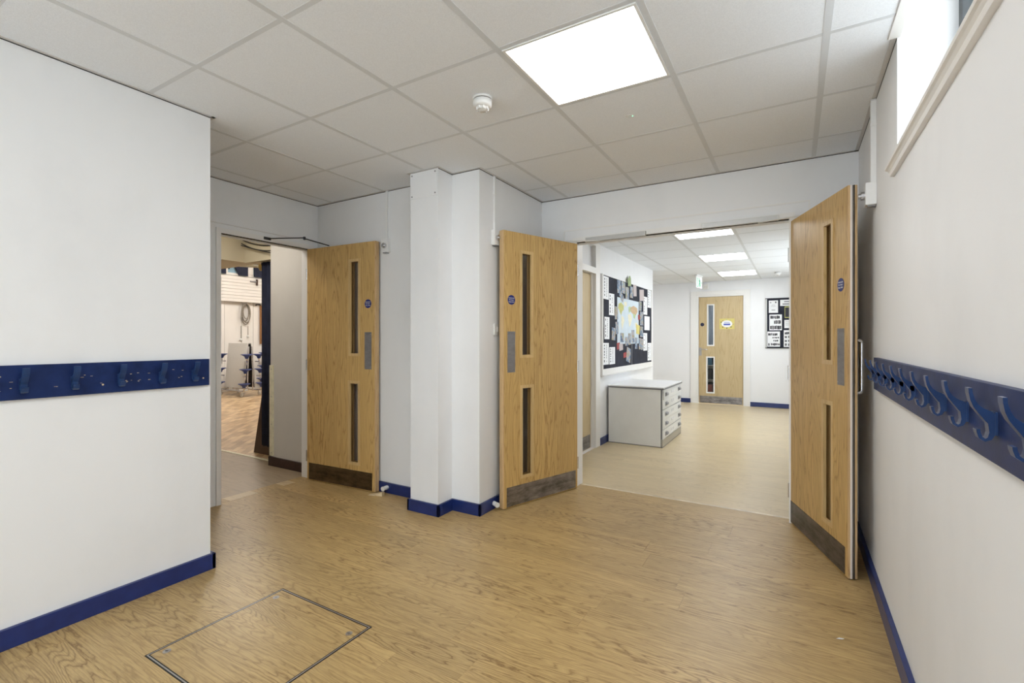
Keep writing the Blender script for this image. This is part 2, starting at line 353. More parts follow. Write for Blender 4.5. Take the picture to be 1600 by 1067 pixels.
ws = struct('added_window_3', MB().box(-2.62, 0.16, -2.70, -2.64, 2.38, 2.45).box(-2.62, 0.16, -2.70, -2.64, 0, 0.10).box(-2.62, -2.55, -2.70, -2.64, 0.10, 2.38).box(0.09, 0.16, -2.70, -2.64, 0.10, 2.38).box(-1.72, -1.65, -2.70, -2.64, 0.10, 2.38).box(-0.81, -0.74, -2.70, -2.64, 0.10, 2.38), 'win_frame', 'added tall glazed daylight screen opposite the double doors', 'window')  # added glazing behind the camera, lets in daylight to lift the foyer ceiling
for p, q in ((-2.55, -1.72), (-1.65, -0.81), (-0.74, 0.09)): MB().box(p, q, -2.673, -2.667, 0.10, 2.38).build('pane', 'glass_clear', ws)
# corridor
struct('wall_corridor_left', MB().box(-2.15, XC, 5.50, 8.04, 0, 2.7).box(-2.15, XC, 3.99, 4.20, 0, 2.7).box(-4.5, -2.15, 7.92, 8.04, 0, 2.7), 'wall_corr', 'white corridor wall with the black display board', 'wall')
struct('wall_corridor_right', MB().box(0.60, 0.72, 3.99, YF, 0, 0.95).box(0.60, 0.72, 3.99, YF, 2.30, 2.7).box(0.60, 0.72, 3.99, 6.3, 0.95, 2.30).box(0.60, 0.72, 9.2, YF, 0.95, 2.30), 'wall_corr', 'white corridor side wall with added daylight windows behind the right oak leaf', 'wall')
wc = struct('added_window_4', MB().box(0.64, 0.68, 6.3, 9.2, 0.95, 1.0).box(0.64, 0.68, 6.3, 9.2, 2.25, 2.30).box(0.64, 0.68, 6.3, 6.35, 1.0, 2.25).box(0.64, 0.68, 9.15, 9.2, 1.0, 2.25).box(0.64, 0.68, 7.70, 7.75, 1.0, 2.25), 'frame_white', 'added long daylight window in the corridor side wall', 'window')  # added unseen window, brings daylight onto the corridor ceiling
for p, q in ((6.35, 7.70), (7.75, 9.15)): MB().box(0.657, 0.663, p, q, 1.0, 2.25).build('pane', 'glass_clear', wc)
struct('wall_corridor_end', MB().box(-4.62, -1.70, YF, 10.32, 0, 2.7).box(-0.81, 0.72, YF, 10.32, 0, 2.7).box(-1.70, -0.81, YF, 10.32, 2.17, 2.7), 'wall_corr', 'white wall at the end of the corridor with a door', 'wall')
struct('wall_corridor_alcove', MB().box(-4.62, -4.5, 7.92, YF, 0, 0.95).box(-4.62, -4.5, 7.92, YF, 2.30, 2.7).box(-4.62, -4.5, 7.92, 8.35, 0.95, 2.30).box(-4.62, -4.5, 9.85, YF, 0.95, 2.30), 'wall_corr', 'white alcove wall with an added daylight window at the corridor end', 'wall')
wa = struct('added_window_5', MB().box(-4.58, -4.54, 8.35, 9.85, 0.95, 1.0).box(-4.58, -4.54, 8.35, 9.85, 2.25, 2.30).box(-4.58, -4.54, 8.35, 8.40, 1.0, 2.25).box(-4.58, -4.54, 9.80, 9.85, 1.0, 2.25), 'frame_white', 'added daylight window in the alcove at the corridor end', 'window')  # added unseen window, daylight for the dim alcove side
MB().box(-4.563, -4.557, 8.40, 9.80, 1.0, 2.25).build('pane', 'glass_clear', wa)
# passage and hall
struct('wall_passage', MB().box(-4.61, -3.96, 2.94, 3.06, 0, TOP), 'wall_cream', 'cream wall beside the passage to the hall', 'wall')
struct('wall_passage_far', MB().box(-7.12, -7.0, 1.2, 3.05, 0, 3.6).box(-7.12, -3.96, 1.08, 1.2, 0, TOP), 'wall_cream', 'cream walls closing the passage', 'wall')
HX = -12.0
hw = struct('wall_hall', MB().box(HX - 0.15, HX - 0.02, 2.9, 12.0, 0, 4.3), 'hall_white', 'white boarded wall at the far side of the hall', 'wall')
yb = 4.6
while yb < 9.5:
    wd = random.choice((0.42, 0.30, 0.36)); MB().box(HX - 0.02, HX + random.uniform(0, 0.012), yb, yb + wd - 0.012, 0.12, 2.25).build('board', 'hall_white', hw); yb += wd
struct('wall_hall_end', MB().box(-12.15, -4.4, 12.0, 12.12, 0, 4.3), 'hall_white', 'white end wall of the hall', 'wall')
struct('wall_hall_side', MB().box(-4.5, -4.38, 3.06, 12.0, 0, 4.3).box(-12.15, -7.12, 2.93, 3.05, 0, 4.3), 'hall_white', 'white walls of the hall beside the passage', 'wall')
struct('ceiling_hall', MB().box(-12.15, -4.38, 2.93, 12.12, 4.3, 4.4), 'hall_white', 'white ceiling of the hall', 'ceiling')
struct('ceiling_passage', MB().box(-5.18, -3.96, 1.1, 3.0, 2.52, 2.6).box(-7.1, -5.18, 1.1, 3.14, 2.125, 2.6).box(-5.18, -4.40, 3.0, 3.14, 2.12, 4.3).box(-7.12, -5.18, 3.0, 3.14, 2.6, 4.3), 'soffit_cream', 'cream stepped soffit and beam over the hall opening', 'ceiling')

# ------------------------------------------------------------------ ceilings
def grid_ceiling(root, xs, ys, z, skip, holes, bw=0.027):
    for i in range(len(xs) - 1):
        for j in range(len(ys) - 1):
            x0, x1, y0, y1 = xs[i], xs[i + 1], ys[j], ys[j + 1]
            if skip((x0 + x1) / 2, (y0 + y1) / 2) or (i, j) in holes: continue
            dz = random.uniform(0, 0.0012)
            MB().box(x0 + 0.004, x1 - 0.004, y0 + 0.004, y1 - 0.004, z + 0.0012 + dz * 0.5, z + 0.018).build('ceiling_tile', 'tile', root)
    for x in xs[1:-1]:
        segs = [y for y in ys]
        a = None
        for j in range(len(ys) - 1):
            ok = not (skip(x - 0.05, (ys[j] + ys[j + 1]) / 2) and skip(x + 0.05, (ys[j] + ys[j + 1]) / 2))
            if ok and a is None: a = ys[j]
            if (not ok or j == len(ys) - 2) and a is not None:
                e = ys[j + 1] if ok else ys[j]
                MB().box(x - bw / 2, x + bw / 2, a, e, z, z + 0.012).build('tee_bar', 'tee', root); a = None
    for y in ys[1:-1]:
        for i in range(len(xs) - 1):
            if skip((xs[i] + xs[i + 1]) / 2, y - 0.05) and skip((xs[i] + xs[i + 1]) / 2, y + 0.05): continue
            MB().box(xs[i] + bw / 2, xs[i + 1] - bw / 2, y - bw * 0.4, y + bw * 0.4, z + 0.0006, z + 0.012).build('tee_bar', 'tee', root)
ce = struct('ceiling', MB().box(-3.96, 0.665, -2.72, 3.99, TOP, TOP + 0.1), 'wall', 'suspended ceiling of square white tiles in the foyer', 'ceiling')
FX = [XD, -3.618, -2.971, -2.35, -1.716, -1.10, -0.49, 0.114, XR]
FY = [-2.6, -2.40, -1.81, -1.22, -0.63, -0.04, 0.55, 1.142, 1.735, 2.325, 2.912, 3.505, YP]
def fskip(x, y):
    if y < 1.40 and x < XL - 0.1: return True
    if x < -2.2 and y > YB: return True
    return False
LI, LJ = 5, 8      # the light's cell
LJ2 = 4
grid_ceiling(ce, FX, FY, ZC, fskip, {(LI, LJ), (LI, LJ2)})
t = 0.02
def angle(x0, x1, y0, y1): MB().box(x0, x1, y0, y1, ZC - 0.001, ZC + 0.02).build('wall_angle', 'angle', ce)
def gap(x0, x1, y0, y1): MB().box(x0, x1, y0, y1, ZC - 0.005, ZC - 0.001).build('gap_shade', 'black_rubber', ce)  # black strip on the wall, paints the shadow line under the angle
q_ = 0.0015
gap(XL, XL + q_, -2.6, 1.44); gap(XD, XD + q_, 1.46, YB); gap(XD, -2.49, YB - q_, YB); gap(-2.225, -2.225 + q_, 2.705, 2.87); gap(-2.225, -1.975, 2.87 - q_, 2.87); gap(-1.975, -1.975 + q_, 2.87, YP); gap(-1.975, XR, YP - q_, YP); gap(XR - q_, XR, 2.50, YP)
angle(XL, XL + t, -2.6, 1.44 + t); angle(XD, XL + t, 1.44, 1.44 + t); angle(XD, XD + t, 1.44, YB); angle(XD, -2.49, YB - t, YB)
angle(-2.49 - t, -2.49, 2.70, YB); angle(-2.49 - t, -2.225 + t, 2.705 - t, 2.705); angle(-2.225, -2.225 + t, 2.705, 2.87); angle(-2.225, -1.975 + t, 2.87 - t, 2.87)
angle(-1.975, -1.975 + t, 2.87, YP); angle(-1.975, XR, YP - t, YP); angle(XR - t, XR, 2.50, YP)
MB().box(XR - 0.03, XR + 0.012, -2.6, 2.50, ZC - 0.004, ZC + 0.04, 0.003).build('edge_trim', 'frame_white', ce)
cc = struct('ceiling_corridor', MB().box(-4.62, 0.72, 3.99, 10.32, 2.7, 2.8), 'wall_corr', 'suspended tiled ceiling of the corridor', 'ceiling')
CX = [-4.5, -4.21, -3.60, -2.99, -2.38, -1.77, -1.155, -0.54, 0.07, 0.60]
CYs = [3.99, 4.50, 5.11, 5.715, 6.325, 6.93, 7.535, 8.15, 8.78, 9.44, 10.05, YF]
cskip = lambda x, y: x < XC - 0.12 and y < 8.0
grid_ceiling(cc, CX, CYs, ZR, cskip, {(6, 2), (6, 5), (6, 8), (2, 8)})

# ------------------------------------------------------------------ floors
fl = struct('floor', MB().box(-3.90, XR, -2.6, 3.95, -0.08, -0.003), 'brown_skirt', 'warm oak-effect plank floor of the foyer', 'floor')
def planks(root, x0, x1, y0, y1, mat, wd=0.18, ln=1.22, skip=None):
    j = 0; y = y0
    while y < y1 - 0.001:
        yy = min(y + wd, y1); x = x0 - random.uniform(0.05, ln - 0.1)
        while x < x1 - 0.001:
            a = max(x, x0); b = min(x + ln, x1)
            if b - a > 0.03 and not (skip and skip(a, b, y, yy)):
                MB().box(a + 0.0004, b - 0.0004, y + 0.0004, yy - 0.0004, -0.003, 0.0 - random.uniform(0, 0.0002)).build('plank', mat, root)
            x += ln
        y = yy; j += 1
planks(fl, XL, XR, -0.30, 1.44, 'floor_oak')
planks(fl, -3.86, XR, 1.44, 3.96, 'floor_oak')
MB().box(XL, XR, -2.6, -0.30, -0.003, 0).build('plank', 'floor_oak', fl)
fc = struct('floor_corridor', MB().box(-4.5, 0.60, 3.95, YF, -0.08, -0.003), 'brown_skirt', 'pale oak-effect plank floor of the corridor', 'floor')
MB().box(-1.63, -0.03, 3.945, 3.975, -0.002, 0.0006).build('joint_strip', 'floor_joint', fc)
planks(fc, XC, 0.60, 3.97, 7.75, 'floor_pale')
MB().box(-4.5, 0.60, 7.75, YF, -0.003, 0).build('plank', 'floor_pale', fc)
fp = struct('floor_passage', MB().box(-7.0, -3.86, 1.2, 3.02, -0.08, -0.003), 'brown_skirt', 'greyish oak-effect floor of the passage', 'floor')
planks(fp, -7.0, -3.97, 1.2, 3.02, 'floor_grey')
yy = 1.2
while yy < 2.94:
    MB().box(-3.97, -3.855, yy, min(yy + 0.115, 2.94) - 0.001, -0.003, 0.0004).build('plank', random.choice(('floor_pale', 'floor_oak', 'floor_pale')), fp); yy += 0.115
MB().box(-7.0, -4.61, 3.02, 3.05, -0.003, 0.004).build('nosing', 'map_cream', fp)
struct('floor_hall', MB().box(-12.15, -4.38, 3.05, 12.1, -0.08, 0.0), 'parquet', 'wood-block parquet floor of the hall', 'floor')

# ------------------------------------------------------------------ baseboards
def base(name, boxes, mat, label):
    m = MB()
    for b in boxes: m.box(*b, bev=0.003)
    return struct(name, m, mat, label, 'baseboard')
H = 0.085
base('baseboard_left', [(XL, XL + 0.02, -2.6, 1.46, 0, H), (-3.80, XL + 0.02, 1.44, 1.46, 0, H)], 'blue_skirt', 'dark blue baseboard along the wall with the short coat rail')
base('baseboard_recess', [(XD + 0.02, -2.49, YB - 0.018, YB, 0, H)], 'blue_skirt', 'dark blue baseboard behind the single oak door')
base('baseboard_pier', [(-2.508, -2.49, 2.687, YB - 0.018, 0, H), (-2.508, -2.207, 2.687, 2.705, 0, H), (-2.225, -2.207, 2.687, 2.855, 0, H), (-2.225, -1.957, 2.852, 2.87, 0, H), (-1.975, -1.957, 2.852, YP, 0, H)], 'blue_skirt', 'dark blue baseboard stepping round the pier')
base('baseboard_right', [(XR - 0.02, XR, -2.6, YP, 0, H)], 'blue_skirt', 'dark blue baseboard under the long coat rail')
base('baseboard_corridor', [(XC, XC + 0.018, 5.50, 8.06, 0, H)], 'blue_skirt', 'blue baseboard beside the drawer cabinet')
base('baseboard_end', [(-4.5, -1.812, YF - 0.018, YF, 0, H), (-0.725, 0.60, YF - 0.018, YF, 0, H)], 'blue_skirt', 'blue baseboard on the corridor end wall')
base('baseboard_passage', [(-4.62, -3.975, 2.92, 2.94, 0, 0.09)], 'brown_skirt', 'dark brown baseboard on the cream passage wall')

# ------------------------------------------------------------------ lights in the ceilings
def panel(name, x0, x1, y0, y1, z, mat, label, group=None, glow=None):
    r = empty(name, (0, 0, 0), label=label, cat='ceiling light', group=group)
    m = MB(); b = 0.012
    m.box(x0, x1, y0, y0 + b, z - 0.003, z + 0.012).box(x0, x1, y1 - b, y1, z - 0.003, z + 0.012).box(x0, x0 + b, y0 + b, y1 - b, z - 0.003, z + 0.012).box(x1 - b, x1, y0 + b, y1 - b, z - 0.003, z + 0.012)
    m.build('frame', 'white_plastic', r)
    MB().box(x0 + b, x1 - b, y0 + b, y1 - b, z + 0.001, z + 0.01).build('diffuser', mat, r)
    return r
g = 0.014
panel('ceiling_light', FX[LI] + g, FX[LI + 1] - g, FY[LJ] + g, FY[LJ + 1] - g, ZC, 'lamp_foyer', 'bright square light panel in the foyer ceiling near the smoke detector')
panel('ceiling_light', FX[LI] + g, FX[LI + 1] - g, FY[LJ2] + g, FY[LJ2 + 1] - g, ZC, 'lamp_foyer', 'added square fill light panel further back in the foyer ceiling, level with the rail ends')  # added panel behind the camera, evens out the foyer light
for j, lb in ((2, 'square light panel in the corridor ceiling just past the double doors'), (5, 'square light panel in the middle of the corridor ceiling'), (8, 'square light panel in the corridor ceiling by the exit sign')):
    panel('ceiling_light', CX[6] + g, CX[7] - g, CYs[j] + g, CYs[j + 1] - g, ZR, 'lamp_corr', lb)
panel('ceiling_light', CX[2] + g, CX[3] - g, CYs[8] + g, CYs[9] - g, ZR, 'lamp_corr', 'added square fill light panel in the ceiling of the alcove at the corridor end')  # added panel out of view, brightens the end wall
for y, lb in ((5.0, 'added large fill light panel in the hall ceiling near the hall opening'), (9.0, 'added large fill light panel in the hall ceiling near the hall end wall')):
    panel('hall_fill_light', -10.0, -8.4, y, y + 1.2, 4.285, 'fill_hall', lb, 'added hall fill lights')  # added panels, unseen, to light the hall

r_ = panel('passage_fill_light', -4.85, -4.25, 1.9, 2.5, 2.515, 'fill_passage', 'added square fill light panel in the passage ceiling by the hall opening')  # added panel hidden above the door head, brightens the passage

# ------------------------------------------------------------------ high window in the right wall
wn = struct('window_1', MB().box(0.555, 0.60, -0.9, 2.50, 2.022, 2.07).box(0.555, 0.60, -0.9, 2.50, 2.74, TOP).box(0.555, 0.60, 2.45, 2.50, 2.07, 2.74).box(0.555, 0.60, -0.9, -0.85, 2.07, 2.74).box(0.555, 0.60, 1.30, 1.35, 2.07, 2.74).box(0.555, 0.60, 0.20, 0.25, 2.07, 2.74), 'win_frame', 'high strip window with dark frame above the coat rail', 'window')
for a, b in ((-0.85, 0.20), (0.25, 1.30), (1.35, 2.45)): MB().box(0.574, 0.580, a, b, 2.07, 2.74).build('pane', 'glass_clear', wn)
sl = MB()
# sill board: rounded nose standing out from the wall, bed mould under it
prof = [(0.555, 2.005), (0.555, 2.022), (0.341, 2.022), (0.334, 2.019), (0.331, 2.011), (0.333, 2.003), (0.340, 1.999), (0.347, 1.992), (0.350, 1.976), (0.365, 1.974), (0.365, 2.005)]
sl.prism(prof, lambda u, v, d: Vector((u, d, v)), -1.0, 2.565)
sl.build('sill', 'frame_white', wn)

# ------------------------------------------------------------------ door frames
tr = struct('trim_1', MB().box(-3.965, XD + 0.012, 2.0, 2.035, 0, 2.112).box(-3.965, XD + 0.012, 2.835, 2.87, 0, 2.112).box(-3.965, XD + 0.012, 2.0, 2.87, 2.112, 2.150), 'frame_white', 'white painted frame of the single doorway', 'door frame')
MB().box(XD + 0.0, XD + 0.010, 1.45, YB - 0.004, 2.185, 2.19).build('boxing_edge', 'frame_white', tr)
MB().box(-3.90, -3.885, 2.035, 2.835, 2.100, 2.113).build('door_stop', 'frame_white', tr)
MB().box(XD - 0.012, XD - 0.002, 2.035, 2.835, 2.106, 2.1125).build('smoke_seal', 'black_rubber', tr)
tr2 = struct('trim_2', MB().box(-1.668, -1.633, YP - 0.012, 4.0, 0, 2.130).box(-0.031, 0.004, YP - 0.012, 4.0, 0, 2.130).box(-1.668, 0.004, YP - 0.012, 4.0, 2.130, 2.17), 'frame_white', 'white painted frame of the double doorway', 'door frame')
MB().box(-1.633, -0.031, 3.91, 3.93, 2.114, 2.131).build('door_stop', 'frame_white', tr2)
MB().box(-1.633, -0.031, YP + 0.004, YP + 0.012, 2.123, 2.1305).build('smoke_seal', 'black_rubber', tr2)
arm = [(-1.70, YP - 0.006, 2.235), (0.04, YP - 0.006, 2.235)]
MB().box(-1.755, -1.745, YP - 0.006, YP, 0, 2.235).box(-1.755, 0.095, YP - 0.006, YP, 2.235, 2.245).box(0.085, 0.095, YP - 0.006, YP, 0, 2.235).build('architrave_edge', 'frame_white', tr2)

# ------------------------------------------------------------------ oak door leaves
WD, HD, TH = 0.826, 2.108, 0.044
VP = [(0.520, 0.660, 1.140, 1.975), (0.515, 0.657, 0.205, 0.928)]
def vision_leaf(root, s, wd, hd, th, vps, veneer, beadm, glassm):
    """leaf body around two vision panels, beads and panes; s=+1 puts the thickness towards +y"""
    bx = 0.012
    us = [(a + bx, b - bx) for a, b, _, _ in vps]; a = min(u[0] for u in us); b = max(u[1] for u in us)
    Y = lambda p, q: (min(s * p, s * q), max(s * p, s * q))
    m = MB(); y0, y1 = Y(0, th)
    m.box(0, a, y0, y1, 0.006, hd); m.box(b, wd - 0.008, y0, y1, 0.006, hd)
    zs = sorted([(v[2] + bx, v[3] - bx) for v in vps]); z = 0.006
    for z0, z1 in zs: m.box(a, b, y0, y1, z, z0); z = z1
    m.box(a, b, y0, y1, z, hd)
    m.build('veneer', veneer, root)
    MB().box(wd - 0.008, wd, y0, y1, 0.006, hd).build('lipping', 'lipping', root)
    for v in vps:
        f = MB(); A, B, z0, z1 = v; k = 0.024
        for p, q in ((-0.004, 0.012), (th - 0.012, th + 0.004)):
            c, d = Y(p, q)
            f.box(A, A + k, c, d, z0, z1).box(B - k, B, c, d, z0, z1).box(A + k, B - k, c, d, z0, z0 + k).box(A + k, B - k, c, d, z1 - k, z1)
        fr = f.build('glazing_bead', beadm, root)
        c, d = Y(th / 2 - 0.003, th / 2 + 0.003); MB().box(A + 0.012, B - 0.012, c, d, z0 + 0.012, z1 - 0.012).build('pane', glassm, fr)
def disc_sign(root, u, y, z, s, r=0.037, mat='sign_blue', lines=('Automatic', 'fire door', 'keep clear')):
    face = -s
    d = MB().cyl((u, y, z), (u, y + face * 0.0015, z), r, 32).build('fire_door_sign', mat, root)
    d['label'] = 'round blue fire door sign with white lettering' if lines else 'small round navy door sign'
    for k, tx in enumerate(lines):
        me = text_mesh(tx, r * 0.36); o = link('lettering', me, 'sign_white', d)
        o.rotation_euler = (math.pi / 2, 0, 0 if face < 0 else math.pi); o.location = (u, y + face * 0.0019, z + r * (0.40 - 0.40 * k))
def pull_handle(root, u, y, s, z0=0.99, z1=1.28):
    out = y + s * 0.055; pts = []
    for k in range(7): a = k / 6 * math.pi / 2; pts.append((u, y + s * (0.035 + 0.02 * math.sin(a)), z0 + 0.02 - 0.02 * math.cos(a)))
    p = [(u, y, z0)] + pts; q = [(x, yy, z0 + z1 - zz) for x, yy, zz in reversed(p)]
    MB().tube(p + q, 0.0095, 12).build('pull_handle', 'chrome', root)
def oak_leaf(name, hinge, free, s, kick, glassm, label, seals, handle):
    rz = math.atan2(free[1] - hinge[1], free[0] - hinge[0])
    r = empty(name, (hinge[0], hinge[1], 0), rz, label=label, cat='door', kind='structure')
    vision_leaf(r, s, WD, HD, TH, VP, 'door_oak', 'bead_oak', glassm)
    Y = lambda p, q: (min(s * p, s * q), max(s * p, s * q))
    a, b = Y(-0.0016, 0.001)
    kp = MB().box(0.022, 0.792, a, b, 0.012, 0.160).build('kick_plate', kick, r); kp['label'] = 'scuffed metal kick plate'
    pp = MB().box(0.708, 0.785, a, b, 1.032, 1.345, 0.0007).build('push_plate', 'push_steel', r); pp['label'] = 'grey metal push plate'
    for zz in (1.05, 1.327):
        for uu in (0.718, 0.775): MB().cyl((uu, s * -0.0015, zz), (uu, s * -0.0024, zz), 0.003, 8).build('screw', 'chrome', pp)
    disc_sign(r, 0.746, 0.0, 1.585, s)
    c, d = Y(TH - 0.001, TH + 0.0016); MB().box(0.022, 0.792, c, d, 0.012, 0.160).build('kick_plate', kick, r)
    if handle: pull_handle(r, 0.752, s * TH, s)
    for zz in (0.22, 1.05, 1.88):
        MB().cyl((-0.006, s * 0.0, zz - 0.05), (-0.006, s * 0.0, zz + 0.05), 0.007, 12).build('hinge', 'chrome', r)
    if seals:
        c, d = Y(0.010, 0.018); MB().box(WD - 0.001, WD + 0.002, c, d, 0.006, HD).build('intumescent_strip', 'strip_white', r)
        c, d = Y(0.0255, 0.030); MB().box(WD - 0.001, WD + 0.004, c, d, 0.006, HD).build('brush_seal', 'black', r)
        c, d = Y(0.020, 0.024); MB().box(WD - 0.001, WD + 0.001, c, d, 0.006, HD).build('intumescent_strip', 'push_steel', r)
    return r
oak_leaf('door_1', (-3.838, 2.802), (-3.015, 2.846), 1, 'kick_bronze', 'glass', 'oak door with bronze kick plate, open beside the doorway to the hall', False, True)
oak_leaf('door_2', (-1.612, 3.830), (-1.880, 3.054), -1, 'kick_steel', 'glass', 'oak double-door leaf standing open by the stepped pier', False, True)
oak_leaf('door_3', (-0.030, 3.886), (0.248, 3.108), 1, 'kick_dark', 'glass', 'oak double-door leaf standing open by the long coat rail', True, True)

# ------------------------------------------------------------------ door gear on the frames
r = empty('door_stay', (XD, 2.40, 2.12), label='black folding stay arm from the door frame to the single oak door', cat='door closer')
MB().box(0.0, 0.02, -0.02, 0.04, 0.004, 0.026, 0.002).build('bracket', 'black', r)
MB().tube([(0.02, 0.02, 0.016), (0.27, 0.18, 0.024)], 0.005, 8).tube([(0.27, 0.18, 0.018), (0.30, 0.405, -0.008)], 0.005, 8).build('arm', 'black', r)
MB().cyl((0.27, 0.18, 0.008), (0.27, 0.18, 0.032), 0.010, 12).build('pivot', 'black', r)
def guide_rail(u0, v0, u1, v1, ends, label):
    a = on_y(u0, v0, YP - 0.03); b = on_y(u1, v1, YP - 0.03); z = (a.z + b.z) / 2
    r = empty('closer_rail', ((a.x + b.x) / 2, YP - 0.012, z), label=label, cat='door closer', group='closer rails over the double doors')
    L = (b.x - a.x) / 2
    MB().box(-L, L, -0.022, 0.0, -0.018, 0.018, 0.002).build('rail', 'alu', r)
    for c_ in (-L, L - 0.004): MB().box(c_, c_ + 0.004, -0.0225, 0.0, -0.0185, 0.0185).build('end_cap', 'off_plastic', r)
    e = Vector(ends) - Vector(r.location); sx = L * 0.5 if e.x > 0 else -L * 0.5
    MB().tube([(sx, -0.011, -0.020), (e.x, e.y, e.z)], 0.0045, 8).build('arm', 'off_plastic', r)
guide_rail(914.4, 375.5, 1008.5, 363.5, (-1.66, 3.70, 2.115), 'slim grey closer rail above the oak leaf by the pier')
guide_rail(1096.5, 353.5, 1216, 339.5, (0.03, 3.74, 2.115), 'slim grey closer rail above the oak leaf by the long coat rail')

# hold-open magnets and their trunking
def hold_open(name, M, ztop, zbox, label, w_=0.016, out=0.016):
    """M maps local (side, out, z) to the wall"""
    r = empty(name, (0, 0, 0), label=label, cat='door holder')
    def bx(a0, a1, o0, o1, z0, z1, nm, mat, bev=0.002):
        p = M(a0, o0); q = M(a1, o1)
        return MB().box(min(p[0], q[0]), max(p[0], q[0]), min(p[1], q[1]), max(p[1], q[1]), z0, z1, bev).build(nm, mat, r)
    bx(-w_ / 2, w_ / 2, 0, out, zbox + 0.06, ztop, 'trunking', 'white_plastic', 0.002)
    bx(-w_ / 2 - 0.004, w_ / 2 + 0.004, 0, out + 0.002, ztop - 0.14, ztop - 0.125, 'trunking_clip', 'white_plastic', 0.001)
    bx(-w_ / 2 - 0.001, w_ / 2 + 0.001, 0, out + 0.001, ztop - 0.008, ztop, 'trunking_end', 'angle', 0.0005)
    bx(-0.035, 0.035, 0, 0.034 + max(0, w_ - 0.016), zbox - 0.055, zbox + 0.06, 'magnet_box', 'white_plastic', 0.006)
    e0 = 0.034 + max(0, w_ - 0.016); p = M(0, e0); q = M(0, e0 + 0.016); c = MB().cyl((*p, zbox), (*q, zbox), 0.022, 20); p2 = M(0, e0 + 0.028); c.cyl((*q, zbox), (*p2, zbox), 0.013, 20); c.build('magnet', 'chrome', r)
    bx(-0.02, 0.02, 0.002, 0.036, zbox - 0.062, zbox - 0.054, 'release_button', 'handle_grey', 0.001)
    return r
hold_open('door_holder', lambda a, o: (-2.940 + a, YB - o), ZC - 0.002, 2.065, 'white trunking and magnetic holder on the wall behind the single oak door')
hold_open('door_holder', lambda a, o: (-1.975 + o, 3.06 + a), ZC - 0.002, 2.055, 'white trunking and magnetic holder on the side of the pier')
hold_open('door_holder', lambda a, o: (XR - o, 3.09 + a), ZC - 0.002, 2.035, 'white trunking and magnetic holder on the wall above the long coat rail', 0.03, 0.024)

# door stops on the baseboards, wedge
def stopper(a, b, label):
    r = empty('door_stop', a, label=label, cat='door stop')
    d = Vector(b) - Vector(a)
    MB().cyl((0, 0, 0), d * 0.85, 0.017, 16).build('body', 'white_plastic', r); MB().cyl(d * 0.85, d, 0.019, 16).build('buffer', 'off_plastic', r)
stopper((-2.925, YB - 0.018, 0.05), (-2.925, YB - 0.073, 0.048), 'white cylindrical door stop on the baseboard behind the single oak door')
stopper((-1.957, 3.035, 0.045), (-1.907, 3.010, 0.045), 'white cylindrical door stop on the baseboard of the pier')
wg = MB(); wg.prism([(0, 0), (0.13, 0), (0.13, 0.028)], lambda u, v, d: Vector((u, d, v)), -0.02, 0.02)
o = tag(wg.build('door_wedge', 'wedge_pine', None, (-3.03, 2.795, 0)), 'small pale wooden wedge on the floor by the single oak door', 'wedge'); o.rotation_euler = (0, 0, math.radians(16))

# pier cover plate with screws, switch behind the open leaf
r = empty('cover_plate', (-2.36, 2.705, 2.43), label='white screwed cover plate at the top of the pier', cat='cover plate')
MB().box(-0.128, 0.130, -0.006, 0, -0.095, 0.097).build('plate', 'wall', r)
for x in (-0.11, 0.112):
    for z in (-0.078, 0.078): MB().cyl((x, -0.006, z), (x, -0.008, z), 0.006, 10).build('screw', 'handle_grey', r)
r = empty('light_switch', (-1.975, 3.10, 1.36), label='small white switch on the pier behind the open leaf', cat='switch')
MB().box(0, 0.012, -0.043, 0.043, -0.043, 0.043, 0.003).build('plate', 'off_plastic', r); MB().box(0.012, 0.016, -0.01, 0.01, -0.018, 0.018, 0.001).build('rocker', 'white_plastic', r)

# ------------------------------------------------------------------ smoke detectors, emergency light
def detector(x, y, z, k, label):
    r = empty('smoke_detector', (x, y, z), label=label, cat='smoke detector')
    MB().lathe([(0, 0), (0.052 * k, 0), (0.052 * k, -0.010 * k), (0.045 * k, -0.010 * k)], (0, 0, 0)).build('base', 'white_plastic', r)
    MB().lathe([(0.045 * k, -0.010 * k), (0.045 * k, -0.014 * k), (0.0485 * k, -0.014 * k), (0.0485 * k, -0.040 * k), (0.040 * k, -0.048 * k), (0.029 * k, -0.049 * k)], (0, 0, 0)).build('body', 'white_plastic', r)
    b = MB().lathe([(0.029 * k, -0.046 * k), (0.027 * k, -0.058 * k), (0.021 * k, -0.066 * k), (0, -0.067 * k)], (0, 0, 0)).build('sensor', 'off_plastic', r)
    m = MB()
    for i in range(8):
        a = i * math.pi / 4; M = Matrix.Rotation(a, 4, 'Z'); m.box(0.026 * k, 0.033 * k, -0.004 * k, 0.004 * k, -0.064 * k, -0.047 * k, M=M)
    m.build('cage', 'white_plastic', r)
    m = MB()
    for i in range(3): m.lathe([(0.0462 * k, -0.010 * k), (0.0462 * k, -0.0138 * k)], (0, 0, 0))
    m.build('gap_shade', 'black', r)  # black ring painting the shade in the groove under the base
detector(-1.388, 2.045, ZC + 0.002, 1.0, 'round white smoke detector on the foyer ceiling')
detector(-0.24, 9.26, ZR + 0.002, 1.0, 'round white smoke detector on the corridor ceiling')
r = empty('emergency_downlight', (-0.79, 2.63, ZC + 0.003), label='tiny emergency downlight with a green glow in a ceiling tile', cat='downlight')
MB().lathe([(0.022, 0), (0.022, -0.002), (0.012, -0.003), (0.010, 0)], (0, 0, 0), 20).build('ring', 'white_plastic', r)
MB().lathe([(0.010, -0.001), (0.006, -0.005), (0, -0.006)], (0, 0, 0), 14).build('lens', 'glass_clear', r)
MB().box(0.012, 0.016, -0.002, 0.002, -0.005, -0.002).build('indicator', 'led_green', r)

